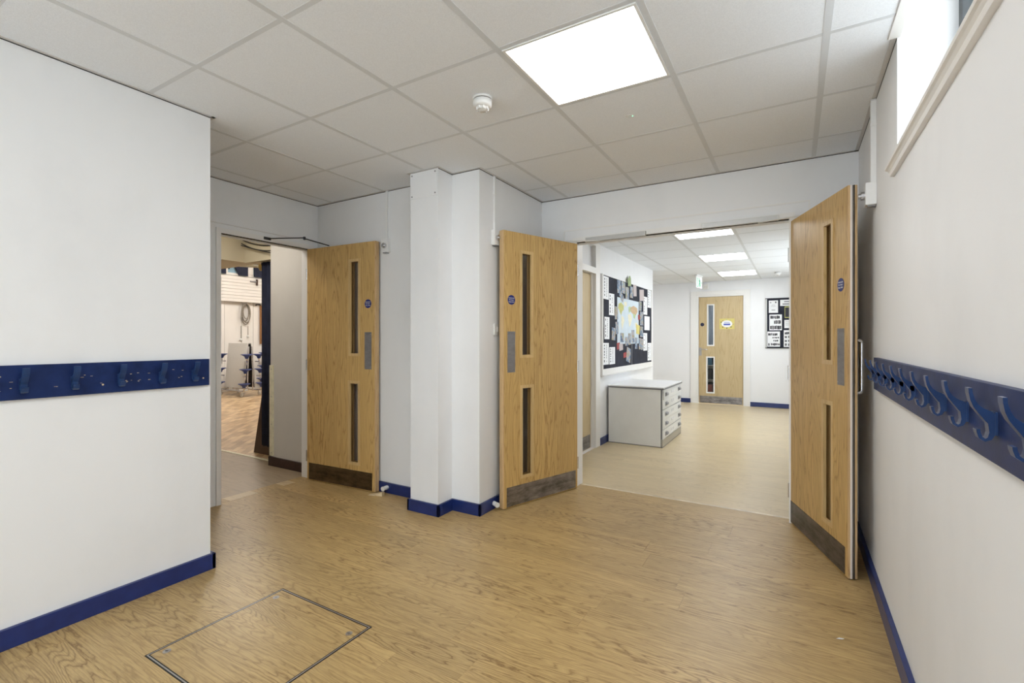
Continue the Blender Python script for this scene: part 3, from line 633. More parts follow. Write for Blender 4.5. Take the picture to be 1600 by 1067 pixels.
# ------------------------------------------------------------------ coat rails
def hook_mesh():
    m = MB()
    def strap(pts, ths, wid):
        P = [Vector((0.002 + a * 0.60, 0, b)) for a, b in pts]; vs = []
        for i, p in enumerate(P):
            d = (P[min(i + 1, len(P) - 1)] - P[max(i - 1, 0)]).normalized(); n = Vector((-d.z, 0, d.x)); tt = ths[i] / 2; w2 = wid[i] / 2
            vs += [p + n * tt + Vector((0, w2, 0)), p + n * tt - Vector((0, w2, 0)), p - n * tt - Vector((0, w2, 0)), p - n * tt + Vector((0, w2, 0))]
        k = len(P); fs = [(i * 4 + j, i * 4 + (j + 1) % 4, i * 4 + 4 + (j + 1) % 4, i * 4 + 4 + j) for i in range(k - 1) for j in range(4)]
        m.add(vs, fs + [(3, 2, 1, 0), (4 * k - 4, 4 * k - 3, 4 * k - 2, 4 * k - 1)])
    up = [(0.002, -0.016), (0.010, -0.004), (0.022, 0.004), (0.036, 0.011), (0.049, 0.020), (0.058, 0.032), (0.063, 0.046), (0.064, 0.056)]
    strap(up, [0.014, 0.022, 0.019, 0.013, 0.009, 0.007, 0.006, 0.006], [0.022] * 5 + [0.023, 0.024, 0.024])
    lo = [(0.006, 0.000), (0.007, -0.018), (0.009, -0.032), (0.016, -0.043), (0.027, -0.047), (0.038, -0.042), (0.043, -0.032), (0.044, -0.026)]
    strap(lo, [0.020, 0.015, 0.010, 0.007, 0.006, 0.006, 0.006, 0.006], [0.022] * 8)
    m.box(0.0, 0.004, -0.012, 0.012, -0.036, 0.010)
    return m.mesh('hook')
HOOK = hook_mesh(); HOOK.materials.append(MATS['blue_hook'])
SCREW = MB().cyl((0, 0, 0), (0.0025, 0, 0), 0.0042, 10).mesh('screw'); SCREW.materials.append(MATS['wedge_pine'])
def rail(x, y0, y1, z0, z1, face, ys, zh, label, screws):
    r = empty('coat_rail', (x, (y0 + y1) / 2, z0), label=label, cat='coat rail')
    MB().box(min(0, face * 0.02), max(0, face * 0.02), y0 - (y0 + y1) / 2, y1 - (y0 + y1) / 2, 0, z1 - z0, 0.0015).build('board', 'blue_rail', r)
    for y in ys:
        h = link('hook', HOOK, None, r, (face * 0.02, y - (y0 + y1) / 2, zh - z0)); h.rotation_euler = (0, 0, 0 if face > 0 else math.pi)
        link('screw', SCREW, None, h, (0.0105, 0, -0.016))
    for y in screws: s_ = link('screw', SCREW, None, r, (face * 0.0195, y - (y0 + y1) / 2, (z1 - z0) * 0.28)); s_.rotation_euler = (0, 0, 0 if face > 0 else math.pi)
    return r
ysl = [0.02, 0.185, 0.35, 0.515, 0.68, 0.846, 1.018, 1.191, 1.346]
rl = rail(XL, -0.35, 1.425, 1.031, 1.176, 1, ysl, 1.108, 'short navy coat rail with chipped paint on the wall opposite the window', (1.393, 0.95))
ch = MB()
for k in range(34):
    y = random.uniform(0.55, 1.33); z = random.choice((0.045, 0.052, 0.083, 0.09)) + random.uniform(-0.008, 0.008)
    if min(abs(y - q) for q in ysl) < 0.02: continue
    ch.box(0.0199, 0.0204, y - 0.5375 - random.uniform(0.002, 0.006), y - 0.5375 + random.uniform(0.002, 0.006), z, z + random.uniform(0.001, 0.003))
tag(ch.build('paint_chip', 'wedge_pine', rl), kind='stuff')
ysr = [1.306 + 0.1835 * k for k in range(-4, 10)]
rail(XR, 0.0, 3.0, 1.036, 1.193, -1, ysr, 1.131, 'long navy coat rail with a row of double hooks under the high window', ())

# ------------------------------------------------------------------ floor access cover
def access_cover():
    x0, x1, y0, y1 = -2.268, -1.622, 0.905, 1.513
    r = empty('floor_access_cover', (x0, y0, 0), label='rectangular metal-edged access cover let into the oak-effect floor', cat='access cover')
    W, D = x1 - x0, y1 - y0
    def ring(a, b, z): return MB().box(a, W - a, a, b, 0, z).box(a, W - a, D - b, D - a, 0, z).box(a, b, b, D - b, 0, z).box(W - b, W - a, b, D - b, 0, z)
    ring(0, 0.0045, 0.0016).build('seal', 'black_rubber', r); ring(0.0045, 0.0095, 0.0017).build('frame', 'steel_trim', r); ring(0.0095, 0.014, 0.0016).build('seal', 'black_rubber', r)
    for k, (a, b) in enumerate(((0.014, 0.20), (0.20, 0.39), (0.39, D - 0.014))):
        MB().box(0.014, W - 0.014, a, b - 0.0005, 0, 0.0014).build('infill_plank', 'floor_oak', r)
    for x, y in ((0.045, 0.06), (0.05, D - 0.07), (W - 0.05, D - 0.085), (W - 0.05, 0.06)):
        p = MB().cyl((x, y, 0.0014), (x, y, 0.0024), 0.015, 20).build('lifting_plug', 'steel_trim', r)
        MB().cyl((x, y, 0.0023), (x, y, 0.0027), 0.006, 12).box(x - 0.010, x + 0.010, y - 0.0012, y + 0.0012, 0.0022, 0.0027).build('key_slot', 'handle_grey', p)
access_cover()
tag(MB().prism([(0, 0), (0.022, 0.006), (0.030, 0.016), (0.012, 0.013)], lambda u, v, d: Vector((u, v, d)), 0.0002, 0.0016).build('paper_scrap', 'paper', None, (0.155, 2.47, 0)), 'tiny scrap of white paper on the floor by the long coat rail', 'paper scrap')

# ------------------------------------------------------------------ corridor: side door with fanlight
fr = struct('trim_3', MB().box(-2.10, XC + 0.012, 5.36, 5.50, 0, ZR).box(-2.10, XC + 0.012, 4.20, 4.30, 0, ZR).box(-2.10, XC + 0.012, 4.30, 5.36, 2.06, 2.13).box(-2.10, XC + 0.012, 4.30, 5.36, 2.39, ZR).box(-2.14, -2.06, 5.33, 5.36, 0, 2.06).box(-2.14, -2.06, 4.30, 4.33, 0, 2.06), 'frame_white', 'white frame of the side door with a panel above', 'door frame')
MB().box(-2.09, -2.075, 4.30, 5.36, 2.13, 2.39).build('overpanel', 'laminate_top', fr)
MB().box(-2.14, -2.03, 4.30, 5.36, -0.002, 0.003).build('threshold', 'strip_white', fr)
d4 = empty('door_4', (-2.075, 5.33, 0), -math.pi / 2, label='pale wooden side door on the corridor wall by the display board', cat='door', kind='structure')
MB().box(0.002, 0.998, -0.04, 0, 0.006, 2.055).build('veneer', 'door_oak_pale', d4)
MB().box(0.02, 0.97, -0.001, 0.002, 0.012, 0.165).build('kick_plate', 'kick_steel', d4)

# ------------------------------------------------------------------ corridor: end door
fe = struct('trim_4', MB().box(-1.70, -1.662, YF - 0.01, 10.33, 0, 2.17).box(-0.846, -0.81, YF - 0.01, 10.33, 0, 2.17).box(-1.662, -0.846, YF - 0.01, 10.33, 2.132, 2.17)
            .box(-1.812, -1.70, YF - 0.022, YF, 0, 2.245, 0.003).box(-0.81, -0.725, YF - 0.022, YF, 0, 2.245, 0.003).box(-1.70, -0.81, YF - 0.022, YF, 2.17, 2.245, 0.003), 'frame_white', 'white architrave of the door at the corridor end', 'door frame')
d5 = empty('door_5', (-0.851, YF + 0.012, 0), math.pi, label='closed pale oak door with two vision panels at the corridor end', cat='door', kind='structure')
vision_leaf(d5, -1, 0.805, 2.128, 0.044, [(0.515, 0.655, 1.150, 1.985), (0.510, 0.670, 0.205, 0.940)], 'door_oak_pale', 'frame_white', 'glass_clear')
MB().box(0.014, 0.79, -0.001, 0.002, 0.012, 0.152).build('kick_plate', 'kick_steel', d5)
disc_sign(d5, 0.742, 0.0, 1.58, -1, 0.036, 'sign_navy', ())
h = MB().box(0.755, 0.803, 0, 0.008, 0.955, 1.12, 0.002).build('handle_plate', 'steel_trim', d5)
MB().tube([(0.778, 0.008, 1.082), (0.778, 0.045, 1.082), (0.765, 0.052, 1.082), (0.65, 0.052, 1.078), (0.640, 0.045, 1.076)], 0.009, 10).build('lever', 'chrome', h)
ps = MB().box(0.153, 0.423, 0, 0.0015, 1.485, 1.692).build('door_poster', 'yellow_card', d5); ps['label'] = 'yellow printed poster with white oval and blue lettering'
e_ = [(0.288 + 0.098 * math.cos(a * math.pi / 16), 1.588 + 0.068 * math.sin(a * math.pi / 16)) for a in range(32)]
MB().prism(e_, lambda u, v, d: Vector((u, d, v)), 0.0014, 0.0022).build('oval', 'sign_white', ps)
MB().box(0.228, 0.348, 0.0021, 0.0027, 1.560, 1.594).build('name_bar', 'sign_blue_bar', ps); MB().box(0.236, 0.340, 0.0021, 0.0027, 1.612, 1.622).build('name_bar', 'sign_blue_bar', ps)
for a, mt in ((60, 'map_green'), (95, 'map_green'), (130, 'map_orange'), (155, 'print'), (-5, 'map_orange'), (-50, 'print'), (-90, 'print'), (-130, 'dark_board'), (185, 'map_yellow')):
    c = (0.288 - 0.115 * math.cos(math.radians(a + 90 - 90)) * 1.0, 1.588 + 0.082 * math.sin(math.radians(a)))
    MB().cyl((c[0], 0.0014, c[1]), (c[0], 0.0024, c[1]), 0.011, 10).build('dot', mt, ps)
# the room seen through its panes
struct('wall_classroom', MB().box(-3.0, 0.5, 12.6, 12.7, 0, 2.7).box(-3.1, -3.0, 10.32, 12.7, 0, 2.7).box(0.5, 0.6, 10.32, 12.7, 0, 2.7), 'wall_corr', 'white walls of the room beyond the end door', 'wall')
struct('floor_classroom', MB().box(-3.1, 0.6, 10.32, 12.7, -0.08, 0), 'floor_pale', 'pale floor of the room beyond the end door', 'floor')
struct('ceiling_classroom', MB().box(-3.1, 0.6, 10.32, 12.7, 2.6, 2.7), 'wall_corr', 'white ceiling of the room beyond the end door', 'ceiling')
panel('ceiling_light', -1.7, -1.1, 11.2, 11.8, 2.597, 'lamp_corr', 'square light panel in the room beyond the end door')
sh = empty('book_case', (-1.78, 11.55, 0), label='low open shelf unit seen through the lower pane of the end door', cat='shelf unit')
MB().box(-0.45, 0.55, 0.38, 0.40, 0, 1.02).box(-0.45, -0.43, 0, 0.38, 0, 1.02).box(0.53, 0.55, 0, 0.38, 0, 1.02).build('carcass', 'laminate', sh)
for z in (0.04, 0.36, 0.68, 1.0): MB().box(-0.43, 0.53, 0, 0.38, z, z + 0.02).build('shelf', 'laminate', sh)
k = 0
for z, mats in ((0.061, ('box_sky', 'box_red', 'box_sky')), (0.381, ('box_red', 'box_dark', 'box_red')), (0.701, ('box_teal', 'box_teal', 'box_dark'))):
    for i, mt in enumerate(mats):
        x = -1.78 - 0.41 + i * 0.31; cn = {'box_sky': 'pale blue', 'box_red': 'dull red', 'box_dark': 'black', 'box_teal': 'deep blue'}[mt]
        b = empty('storage_box', (x, 11.57, z), label=cn + ' storage box at the %s of the %s shelf beyond the end door' % (('wall-side end', 'centre', 'other end')[i], {0.061: 'lowest', 0.381: 'middle', 0.701: 'top'}[z]), cat='box', group='storage boxes beyond the end door')
        MB().box(0, 0.28, 0, 0.30, 0, 0.20, 0.008).build('tub', mt, b); MB().box(-0.004, 0.284, -0.006, 0.305, 0.20, 0.222, 0.004).build('lid', 'box_dark' if i % 2 else 'laminate', b)
bl = empty('window_blind', (-1.95, 12.58, 1.05), label='grey blind hanging on the far wall beyond the end door', cat='blind')
for i in range(6): MB().box(i * 0.10, i * 0.10 + 0.09, -0.02, -0.012, 0, 1.3).build('slat', 'blind_grey', bl)
MB().box(-0.02, 0.62, -0.03, 0.0, 1.3, 1.35).build('head_rail', 'white_plastic', bl)

# ------------------------------------------------------------------ corridor: drawer cabinet
cb = empty('drawer_cabinet', (-2.0, 5.75, 0), label='white drawer cabinet with grey cup handles against the corridor wall', cat='cabinet')
CW, CD, CH = 0.665, 1.05, 0.715
MB().box(0, CW - 0.022, 0.0, CD, 0.01, CH - 0.03).build('carcass', 'laminate', cb)
MB().box(-0.004, CW + 0.012, -0.008, CD + 0.008, CH - 0.012, CH).build('worktop', 'laminate_top', cb)
MB().box(-0.005, CW + 0.013, -0.009, CD + 0.009, CH - 0.030, CH - 0.012).build('worktop_edge', 'grey_edge', cb)
MB().box(0.0, CW - 0.004, 0.0, CD, 0.0, 0.010).build('base_edge', 'grey_edge', cb)
MB().box(CW - 0.022, CW, 0.006, CD - 0.006, 0.012, 0.098).build('plinth', 'plinth', cb)
MB().box(CW - 0.024, CW - 0.019, -0.001, 0.0, 0.01, CH - 0.03).build('side_edge', 'grey_edge', cb)
MB().box(CW - 0.022, CW - 0.010, 0.004, CD - 0.004, 0.10, CH - 0.032).build('gap_shade', 'grey_edge', cb)  # dark sheet behind the fronts, paints the shade between drawers
CUP = MB(); pr = [(0, 0.018), (0.012, 0.017), (0.022, 0.010), (0.026, 0.0), (0.024, -0.012), (0.021, -0.012), (0.022, 0.0), (0.018, 0.007), (0.010, 0.012), (0, 0.013)]
CUP.prism(pr, lambda u, v, d: Vector((u, d, v)), -0.036, 0.036); CUP.box(0, 0.022, -0.038, -0.034, -0.010, 0.014).box(0, 0.022, 0.034, 0.038, -0.010, 0.014).box(0, 0.003, -0.042, 0.042, -0.026, 0.022)
CUP = CUP.mesh('cup_handle'); CUP.materials.append(MATS['handle_grey'])
zt = CH - 0.036
for i in range(5):
    dh = 0.1145; z1 = zt - i * 0.1165 - (0.004 if i >= 2 else 0) - (0.004 if i >= 4 else 0); z0 = z1 - dh
    if i in (1, 3): z0 += 0.003
    dw = MB().box(CW - 0.012, CW, 0.012, CD - 0.012, z0, z1, 0.0015).build('drawer', 'laminate', cb)
    for y in (0.17, CD - 0.15): link('cup_handle', CUP, None, dw, (CW, y, z0 + 0.058))
    MB().box(CW, CW + 0.003, 0.46, 0.60, z0 + 0.045, z0 + 0.075, 0.0005).build('label_holder', 'laminate_top', dw)
MB().box(CW, CW + 0.004, 0.012, 0.035, zt - 0.115, zt - 0.01).build('lock_bar', 'plinth', cb)

# ------------------------------------------------------------------ corridor: display board
XB = XC + 0.022
db = empty('display_board', (XC, 6.78, 0), label='large black display board with a world map and pinned sheets', cat='display board')
L0 = Vector((XC, 6.78, 0))
def crop(x, y): return on_x(930 + x / 6.28, 420 + y / 6.28, XB)
yl = crop(75, 500).y; yr = crop(550, 500).y; zt = crop(75, 55).z; zb = crop(75, 985).z
MB().box(0.004, 0.022, yl - 6.78, yr - 6.78, zb, zt).build('felt', 'felt_black', db)
MB().box(0, 0.030, yl - 6.81, yr - 6.75, zb - 0.075, zb, 0.003).box(0, 0.030, yl - 6.81, yl - 6.78, zb, zt + 0.01, 0.003).box(0, 0.030, yr - 6.78, yr - 6.75, zb, zt + 0.01, 0.003).box(0, 0.012, yl - 6.81, yr - 6.75, zt, zt + 0.012).build('frame', 'frame_white', db)
MB().box(0.0, 0.05, yl - 6.81, yr - 6.75, zb - 0.083, zb - 0.076, 0.002).build('ledge', 'frame_white', db)
ymid = crop(360, 900).y
MB().box(0.021, 0.0235, ymid - 6.786, ymid - 6.774, zb, zt - 0.6).build('joint_strip', 'print_grey', db)
cnt = 0
def sheet(x0, y0, x1, y1, mat, name, rot=0.0, lift=0.001):
    global cnt; cnt += 1
    p = crop(x0, (y0 + y1) / 2); q = crop(x1, (y0 + y1) / 2); xm = (x0 + x1) / 2; a = crop(xm, y1); b = crop(xm, y0)
    wd = q.y - p.y; ht = b.z - a.z; lf = lift + (cnt % 5) * 0.0006
    o = MB().box(0, 0.0012, -wd / 2, wd / 2, -ht / 2, ht / 2).build(name, mat, db, (0.022 + lf, (p.y + q.y) / 2 - 6.78, (a.z + b.z) / 2))
    o.rotation_euler = (rot, 0, 0); return o, wd, ht
for q in ((80, 75, 130, 298), (133, 243, 185, 455), (88, 472, 137, 690), (75, 727, 130, 940), (138, 768, 193, 935), (513, 212, 548, 382), (472, 275, 508, 450), (470, 630, 507, 802), (512, 727, 548, 898)):
    o, wd, ht = sheet(*q, 'paper', 'paper_sheet', random.uniform(-0.01, 0.01))
    for side, mt, n in ((-0.28, 'print', 6), (0.12, 'print_grey', 9)):
        m = MB()
        for k in range(n):
            z = ht * (0.42 - 0.84 * k / n); hh = ht * random.uniform(0.35, 0.7) / n
            if random.random() < 0.85: m.box(0.0011, 0.0016, wd * side - wd * 0.07, wd * side + wd * (0.05 if mt == 'print' else 0.03), z - hh, z)
        tag(m.build('printed_text', mt, o), kind='stuff')
sheet(482, 466, 533, 602, 'paper', 'paper_sheet')
mp_, mw_, mh_ = sheet(215, 300, 425, 735, 'map_sea', 'world_map', 0, 0.0004); mp_['label'] = 'pale blue world map'
def land(poly, mat, lift=0.0011):
    MB().prism([((u - 0.5) * mw_, (0.5 - v) * mh_) for u, v in poly], lambda u, v, d: Vector((d, u, v)), lift, lift + 0.0006).build('continent', mat, mp_)
land([(0.05, 0.14), (0.16, 0.10), (0.28, 0.16), (0.27, 0.25), (0.20, 0.30), (0.16, 0.38), (0.10, 0.30), (0.04, 0.22)], 'map_yellow')
land([(0.17, 0.38), (0.27, 0.42), (0.30, 0.50), (0.24, 0.62), (0.20, 0.70), (0.17, 0.55)], 'map_cream')
land([(0.28, 0.08), (0.40, 0.06), (0.42, 0.14), (0.33, 0.19)], 'map_cream', 0.0013)
land([(0.48, 0.18), (0.58, 0.14), (0.60, 0.26), (0.52, 0.30)], 'map_green')
land([(0.46, 0.34), (0.60, 0.32), (0.66, 0.42), (0.60, 0.56), (0.54, 0.62), (0.49, 0.48)], 'map_cream')
land([(0.58, 0.17), (0.74, 0.12), (0.92, 0.16), (0.94, 0.24), (0.84, 0.34), (0.76, 0.32), (0.66, 0.30), (0.60, 0.26)], 'map_orange')
land([(0.70, 0.30), (0.84, 0.32), (0.80, 0.42), (0.74, 0.40)], 'map_green', 0.0013)
land([(0.80, 0.52), (0.92, 0.50), (0.95, 0.60), (0.84, 0.64)], 'map_cream')
for q in ((213, 113, 247, 238, .04), (253, 128, 290, 240, -.04), (232, 235, 275, 300, -.5), (295, 180, 328, 298, .02), (340, 175, 368, 285, 0), (188, 370, 220, 495, 0), (195, 520, 225, 640, .05), (158, 577, 193, 700, -.04), (428, 320, 453, 412, 0), (437, 420, 468, 555, 0), (438, 565, 467, 670, 0), (245, 630, 277, 720, 0), (290, 668, 315, 755, 0), (322, 632, 348, 745, .03), (355, 600, 382, 725, 0), (388, 675, 410, 785, 0), (425, 680, 447, 790, -.03), (447, 685, 470, 795, 0), (305, 775, 345, 915, -.2)):
    o, wd, ht = sheet(*q[:4], 'photo_print', 'photo_card', q[4], 0.003)
for q in ((372, 157, 402, 270), (432, 205, 475, 315), (232, 735, 268, 800)): sheet(*q, 'paper_pink', 'photo_card', 0.08, 0.003)
sheet(400, 550, 432, 640, 'yellow_card', 'photo_card', -0.1, 0.003)
for q in ((210, 725, 240, 790), (275, 820, 305, 870), (418, 450, 434, 500)): sheet(*q, 'red_card', 'photo_card', 0.1, 0.002)
o, wd, ht = sheet(315, 90, 348, 170, 'leaf_green', 'paper_leaf', 0.15, 0.004)
for q in ((0, 0.02, 0.3), (0.0, -0.03, -0.35)): MB().cyl((0.001, q[1], 0.02 + q[2] * 0.1), (0.003, q[1], 0.02 + q[2] * 0.1), 0.04, 10).build('petal', 'leaf_green', o)

# ------------------------------------------------------------------ corridor: notice board on the end wall, exit sign, sensor
nb = empty('notice_board', (-0.471, YF, 1.116), label='black framed notice board with printed sheets on the corridor end wall', cat='notice board')
NW, NH = 0.95, 0.94
MB().box(0.02, NW - 0.02, -0.014, 0, 0.012, NH - 0.012).build('felt', 'felt_black', nb)
MB().box(0, NW, -0.022, 0, 0, 0.013).box(0, NW, -0.022, 0, NH - 0.013, NH).box(NW - 0.03, NW, -0.022, 0, 0.013, NH - 0.013).build('frame', 'black', nb)
MB().box(0, 0.03, -0.024, 0, 0.013, NH - 0.013).build('frame_side', 'alu', nb)
def nsheet(x0, z1, x1, z0, rows):
    a0, b0, a1, b1 = x0 + 0.471, z0 - 1.116, x1 + 0.471, z1 - 1.116
    o = MB().box(a0, a1, -0.016, -0.014, b0, b1).build('paper_sheet', 'paper', nb)
    W, Hh = a1 - a0, b1 - b0; m = MB(); g_ = MB(); ng = 0
    for f0, f1, u0, u1, heavy in rows:
        if heavy:
            n = max(3, int((u1 - u0) * 9)); 
            for k in range(n):
                c0 = a0 + W * (u0 + (u1 - u0) * k / n); c1 = c0 + W * (u1 - u0) / n * random.uniform(0.6, 1.0)
                m.box(c0, c1, -0.0166, -0.0159, b1 - Hh * f1 + Hh * random.uniform(0, 0.03), b1 - Hh * f0 - Hh * random.uniform(0, 0.03))
        else: g_.box(a0 + W * u0, a0 + W * u1, -0.0164, -0.0159, b1 - Hh * f1, b1 - Hh * f0); ng += 1
    if m.v: tag(m.build('printed_text', 'print', o), kind='stuff')
    if ng: tag(g_.build('printed_text', 'print_grey', o), kind='stuff')
nsheet(-0.413, 2.011, -0.26, 1.779, [(0.12, 0.2, 0.12, 0.28, 0), (0.08, 0.22, 0.68, 0.84, 1), (0.36, 0.38, 0.3, 0.7, 0), (0.46, 0.48, 0.25, 0.75, 0), (0.74, 0.8, 0.3, 0.7, 0)])
nsheet(-0.403, 1.747, -0.197, 1.453, [(0.07, 0.28, 0.08, 0.84, 1), (0.36, 0.60, 0.38, 0.95, 1), (0.70, 0.95, 0.06, 0.96, 1)])
nsheet(-0.436, 1.431, -0.228, 1.146, [(0.10, 0.28, 0.06, 0.8, 1), (0.36, 0.46, 0.4, 0.95, 1), (0.54, 0.68, 0.48, 0.86, 1), (0.76, 0.95, 0.05, 0.2, 1), (0.77, 0.93, 0.28, 0.97, 1)])
nsheet(-0.226, 2.018, 0.10, 1.905, [(0.2, 0.4, 0.2, 0.8, 0), (0.58, 0.82, 0.12, 0.9, 0)])
o = MB().box(0.318, 0.52, -0.016, -0.014, 0.565, 0.777).build('paper_sheet', 'map_yellow', nb)
MB().box(0.325, 0.40, -0.0166, -0.0159, 0.58, 0.76).build('printed_text', 'print', o)
nsheet(-0.158, 1.642, 0.05, 1.491, [(0.2, 0.24, 0.1, 0.9, 0), (0.4, 0.44, 0.1, 0.9, 0), (0.6, 0.64, 0.1, 0.8, 0)])
nsheet(-0.168, 1.453, 0.04, 1.142, [(0.10, 0.26, 0.08, 0.9, 1), (0.33, 0.48, 0.08, 0.24, 1), (0.34, 0.48, 0.34, 0.9, 1), (0.56, 0.72, 0.08, 0.24, 1), (0.56, 0.70, 0.34, 0.9, 1), (0.78, 0.94, 0.08, 0.24, 1), (0.78, 0.94, 0.34, 0.9, 1)])
ex = empty('exit_sign', (-1.47, 9.05, ZR), math.radians(-10), label='hanging green running-man exit sign in the corridor', cat='exit sign')
MB().box(-0.02, 0.02, -0.15, 0.15, -0.025, 0.002, 0.004).build('mount', 'white_plastic', ex)
pl = MB().box(-0.006, 0.006, -0.15, 0.15, -0.225, -0.025).build('panel', 'sign_white', ex)
for s in (-1, 1):
    m = MB(); x = s * 0.0062; x2 = s * 0.0072
    B = lambda y0, y1, z0, z1: m.box(min(x, x2), max(x, x2), y0, y1, z0, z1)
    B(-0.12, -0.06, -0.215, -0.20); B(-0.12, -0.105, -0.20, -0.05); B(-0.075, -0.06, -0.20, -0.05); B(0.085, 0.13, -0.14, -0.12)
    m.tube([(x, 0.0, -0.08), (x, 0.02, -0.13)], 0.014, 8); m.tube([(x, 0.02, -0.13), (x, -0.01, -0.165), (x, 0.0, -0.205)], 0.009, 8); m.tube([(x, 0.02, -0.13), (x, 0.045, -0.165), (x, 0.05, -0.20)], 0.009, 8); m.tube([(x, 0.0, -0.09), (x, 0.04, -0.12)], 0.007, 8); m.cyl((x, 0.0, -0.06), (x2, 0.0, -0.06), 0.013, 12)
    m.build('pictogram', 'exit_green', ex)
r = empty('wall_sensor', (-1.52, YF, 2.34), label='small white box sensor on the wall above the end door', cat='sensor')
MB().box(-0.05, 0.05, -0.045, 0, -0.06, 0.06, 0.01).build('case', 'white_plastic', r); MB().box(-0.035, 0.035, -0.048, -0.044, -0.045, 0.01, 0.004).build('lens', 'off_plastic', r)

# ------------------------------------------------------------------ passage and hall
r = empty('corner_guard', (-4.612, 2.94, 0.10), label='cream strip screwed to the corner of the passage wall', cat='corner guard')
MB().box(-0.004, 0.058, -0.010, 0, 0, 0.92).box(-0.004, 0.0, 0, 0.10, 0, 0.92).build('strip', 'map_cream', r)
for z in (0.03, 0.32, 0.6, 0.88): MB().cyl((0.03, -0.010, z), (0.03, -0.012, z), 0.005, 8).build('screw', 'handle_grey', r)
for i, (za, zb_, sag) in enumerate(((2.46, 2.26, 0.05), (2.43, 2.20, 0.06), (2.36, 2.16, 0.01))):
    pts = []
    for k in range(13):
        t_ = k / 12; pts.append((-5.40 + 0.80 * t_ + 0.02 * i, 2.985 - 0.016 * i, za + (zb_ - za) * t_ - sag * 4 * t_ * (1 - t_)))
    tag(MB().tube(pts[3:], 0.006, 6).build('loose_cable', 'black', None), ('highest thin black cable drooping across the cream hall beam', 'middle thin black cable drooping across the cream hall beam', 'lowest thin black cable, nearly straight, across the cream hall beam')[i], 'cable', 'loose cables under the beam')
# navy stage curtain
m = MB(); n = 28; vs = []; fs = []
for side in (0, 1):
    for z in (0.13, 2.118):
        for k in range(n + 1):
            u = k / n; vs.append((-5.0 + 0.34 * u, 3.085 + 0.022 * math.sin(u * math.pi * 9) + side * 0.010, z))
q = n + 1
for k in range(n):
    fs += [(k, k + 1, q + k + 1, q + k), (2 * q + k, 3 * q + k, 3 * q + k + 1, 2 * q + k + 1), (q + k, q + k + 1, 3 * q + k + 1, 3 * q + k), (k, 2 * q + k, 2 * q + k + 1, k + 1)]
m.add(vs, fs, True)
cu = empty('stage_curtain', (0, 0, 0), label='navy curtain hanging at the edge of the hall opening', cat='curtain')
m.build('fabric', 'curtain_navy', cu)
MB().box(-5.0, -4.66, 3.08, 3.10, 2.09, 2.118).build('heading', 'curtain_navy', cu)
m = MB(); m.prism([(-5.29, 0.0), (-4.8, 0.0), (-4.8, 0.98), (-5.06, 0.98)], lambda u, v, d: Vector((u, d, v)), 3.17, 3.20)
tag(m.build('brown_board', 'dark_board'), 'dark brown tapering board standing under the navy curtain', 'board')
pb = on_x(342, 410, -9.0)
r = empty('curtain_pole', (0, 0, 0), label='cream pole with brass end below the hall beam', cat='pole')
a = on_y(372, 414.5, 3.60); b = on_y(407, 416.5, 3.45)
MB().tube([a, b], 0.018, 12).build('rod', 'map_cream', r)
MB().lathe([(0, -0.055), (0.022, -0.05), (0.036, -0.02), (0.036, 0.02), (0.022, 0.05), (0, 0.055)], b + Vector((0.02, 0, 0)), 16).build('finial', 'brass', r)
# boarded panel and windows above it
bp_ = empty('boarded_panel', (HX, 7.0, 2.22), label='white horizontally boarded panel high on the far hall wall', cat='panel')
for i in range(8): MB().box(0.05, 0.11 - 0.008 * (i % 2), -2.4, 2.4, i * 0.079, i * 0.079 + 0.073).build('slat', 'hall_white', bp_)
MB().box(0.014, 0.05, -2.4, 2.4, 0.04, 0.64).build('backing', 'off_plastic', bp_)
hb = empty('wall_hook', (HX + 0.112, 7.20, 2.76), label='dark bracket fixed to the white boarded panel', cat='bracket')
MB().box(0, 0.03, -0.02, 0.02, -0.10, 0.06).build('plate', 'dark_board', hb); MB().box(0.0, 0.03, -0.17, -0.02, -0.02, 0.01).build('arm', 'handle_grey', hb)
wh = struct('window_2', MB().box(HX, HX + 0.05, 4.6, 9.4, 2.87, 2.93).box(HX, HX + 0.05, 4.6, 9.4, 3.75, 3.82).box(HX, HX + 0.07, 6.43, 6.50, 2.93, 3.75).box(HX, HX + 0.07, 7.0, 7.14, 2.93, 3.75).box(HX, HX + 0.07, 8.0, 8.1, 2.93, 3.75), 'hall_white', 'white framed window band above the boarded panel', 'window')
MB().box(HX - 0.01, HX + 0.01, 4.6, 9.4, 2.93, 3.75).build('pane', 'box_sky', wh)
def drape(poly, label):
    o = MB().prism(poly, lambda u, v, d: Vector((d, u, v)), HX + 0.075, HX + 0.11).build('window_curtain', 'curtain_navy'); tag(o, label, 'curtain', 'curtains over the hall windows')
drape([(5.4, 2.88), (6.44, 2.88), (6.42, 3.74), (5.4, 3.74)], 'dark navy curtain over the hall window by the doorway edge')
drape([(6.51, 3.0), (6.58, 3.12), (6.60, 3.74), (6.51, 3.74)], 'narrow strip of navy curtain drawn back beside the white gap')
drape([(6.76, 2.88), (6.98, 2.88), (6.98, 3.74), (6.62, 3.74), (6.62, 3.14)], 'navy curtain swept aside beside the white gap')
drape([(7.15, 2.88), (7.9, 2.88), (7.9, 3.74), (7.15, 3.74)], 'dark navy curtain over the hall window above the bracket')
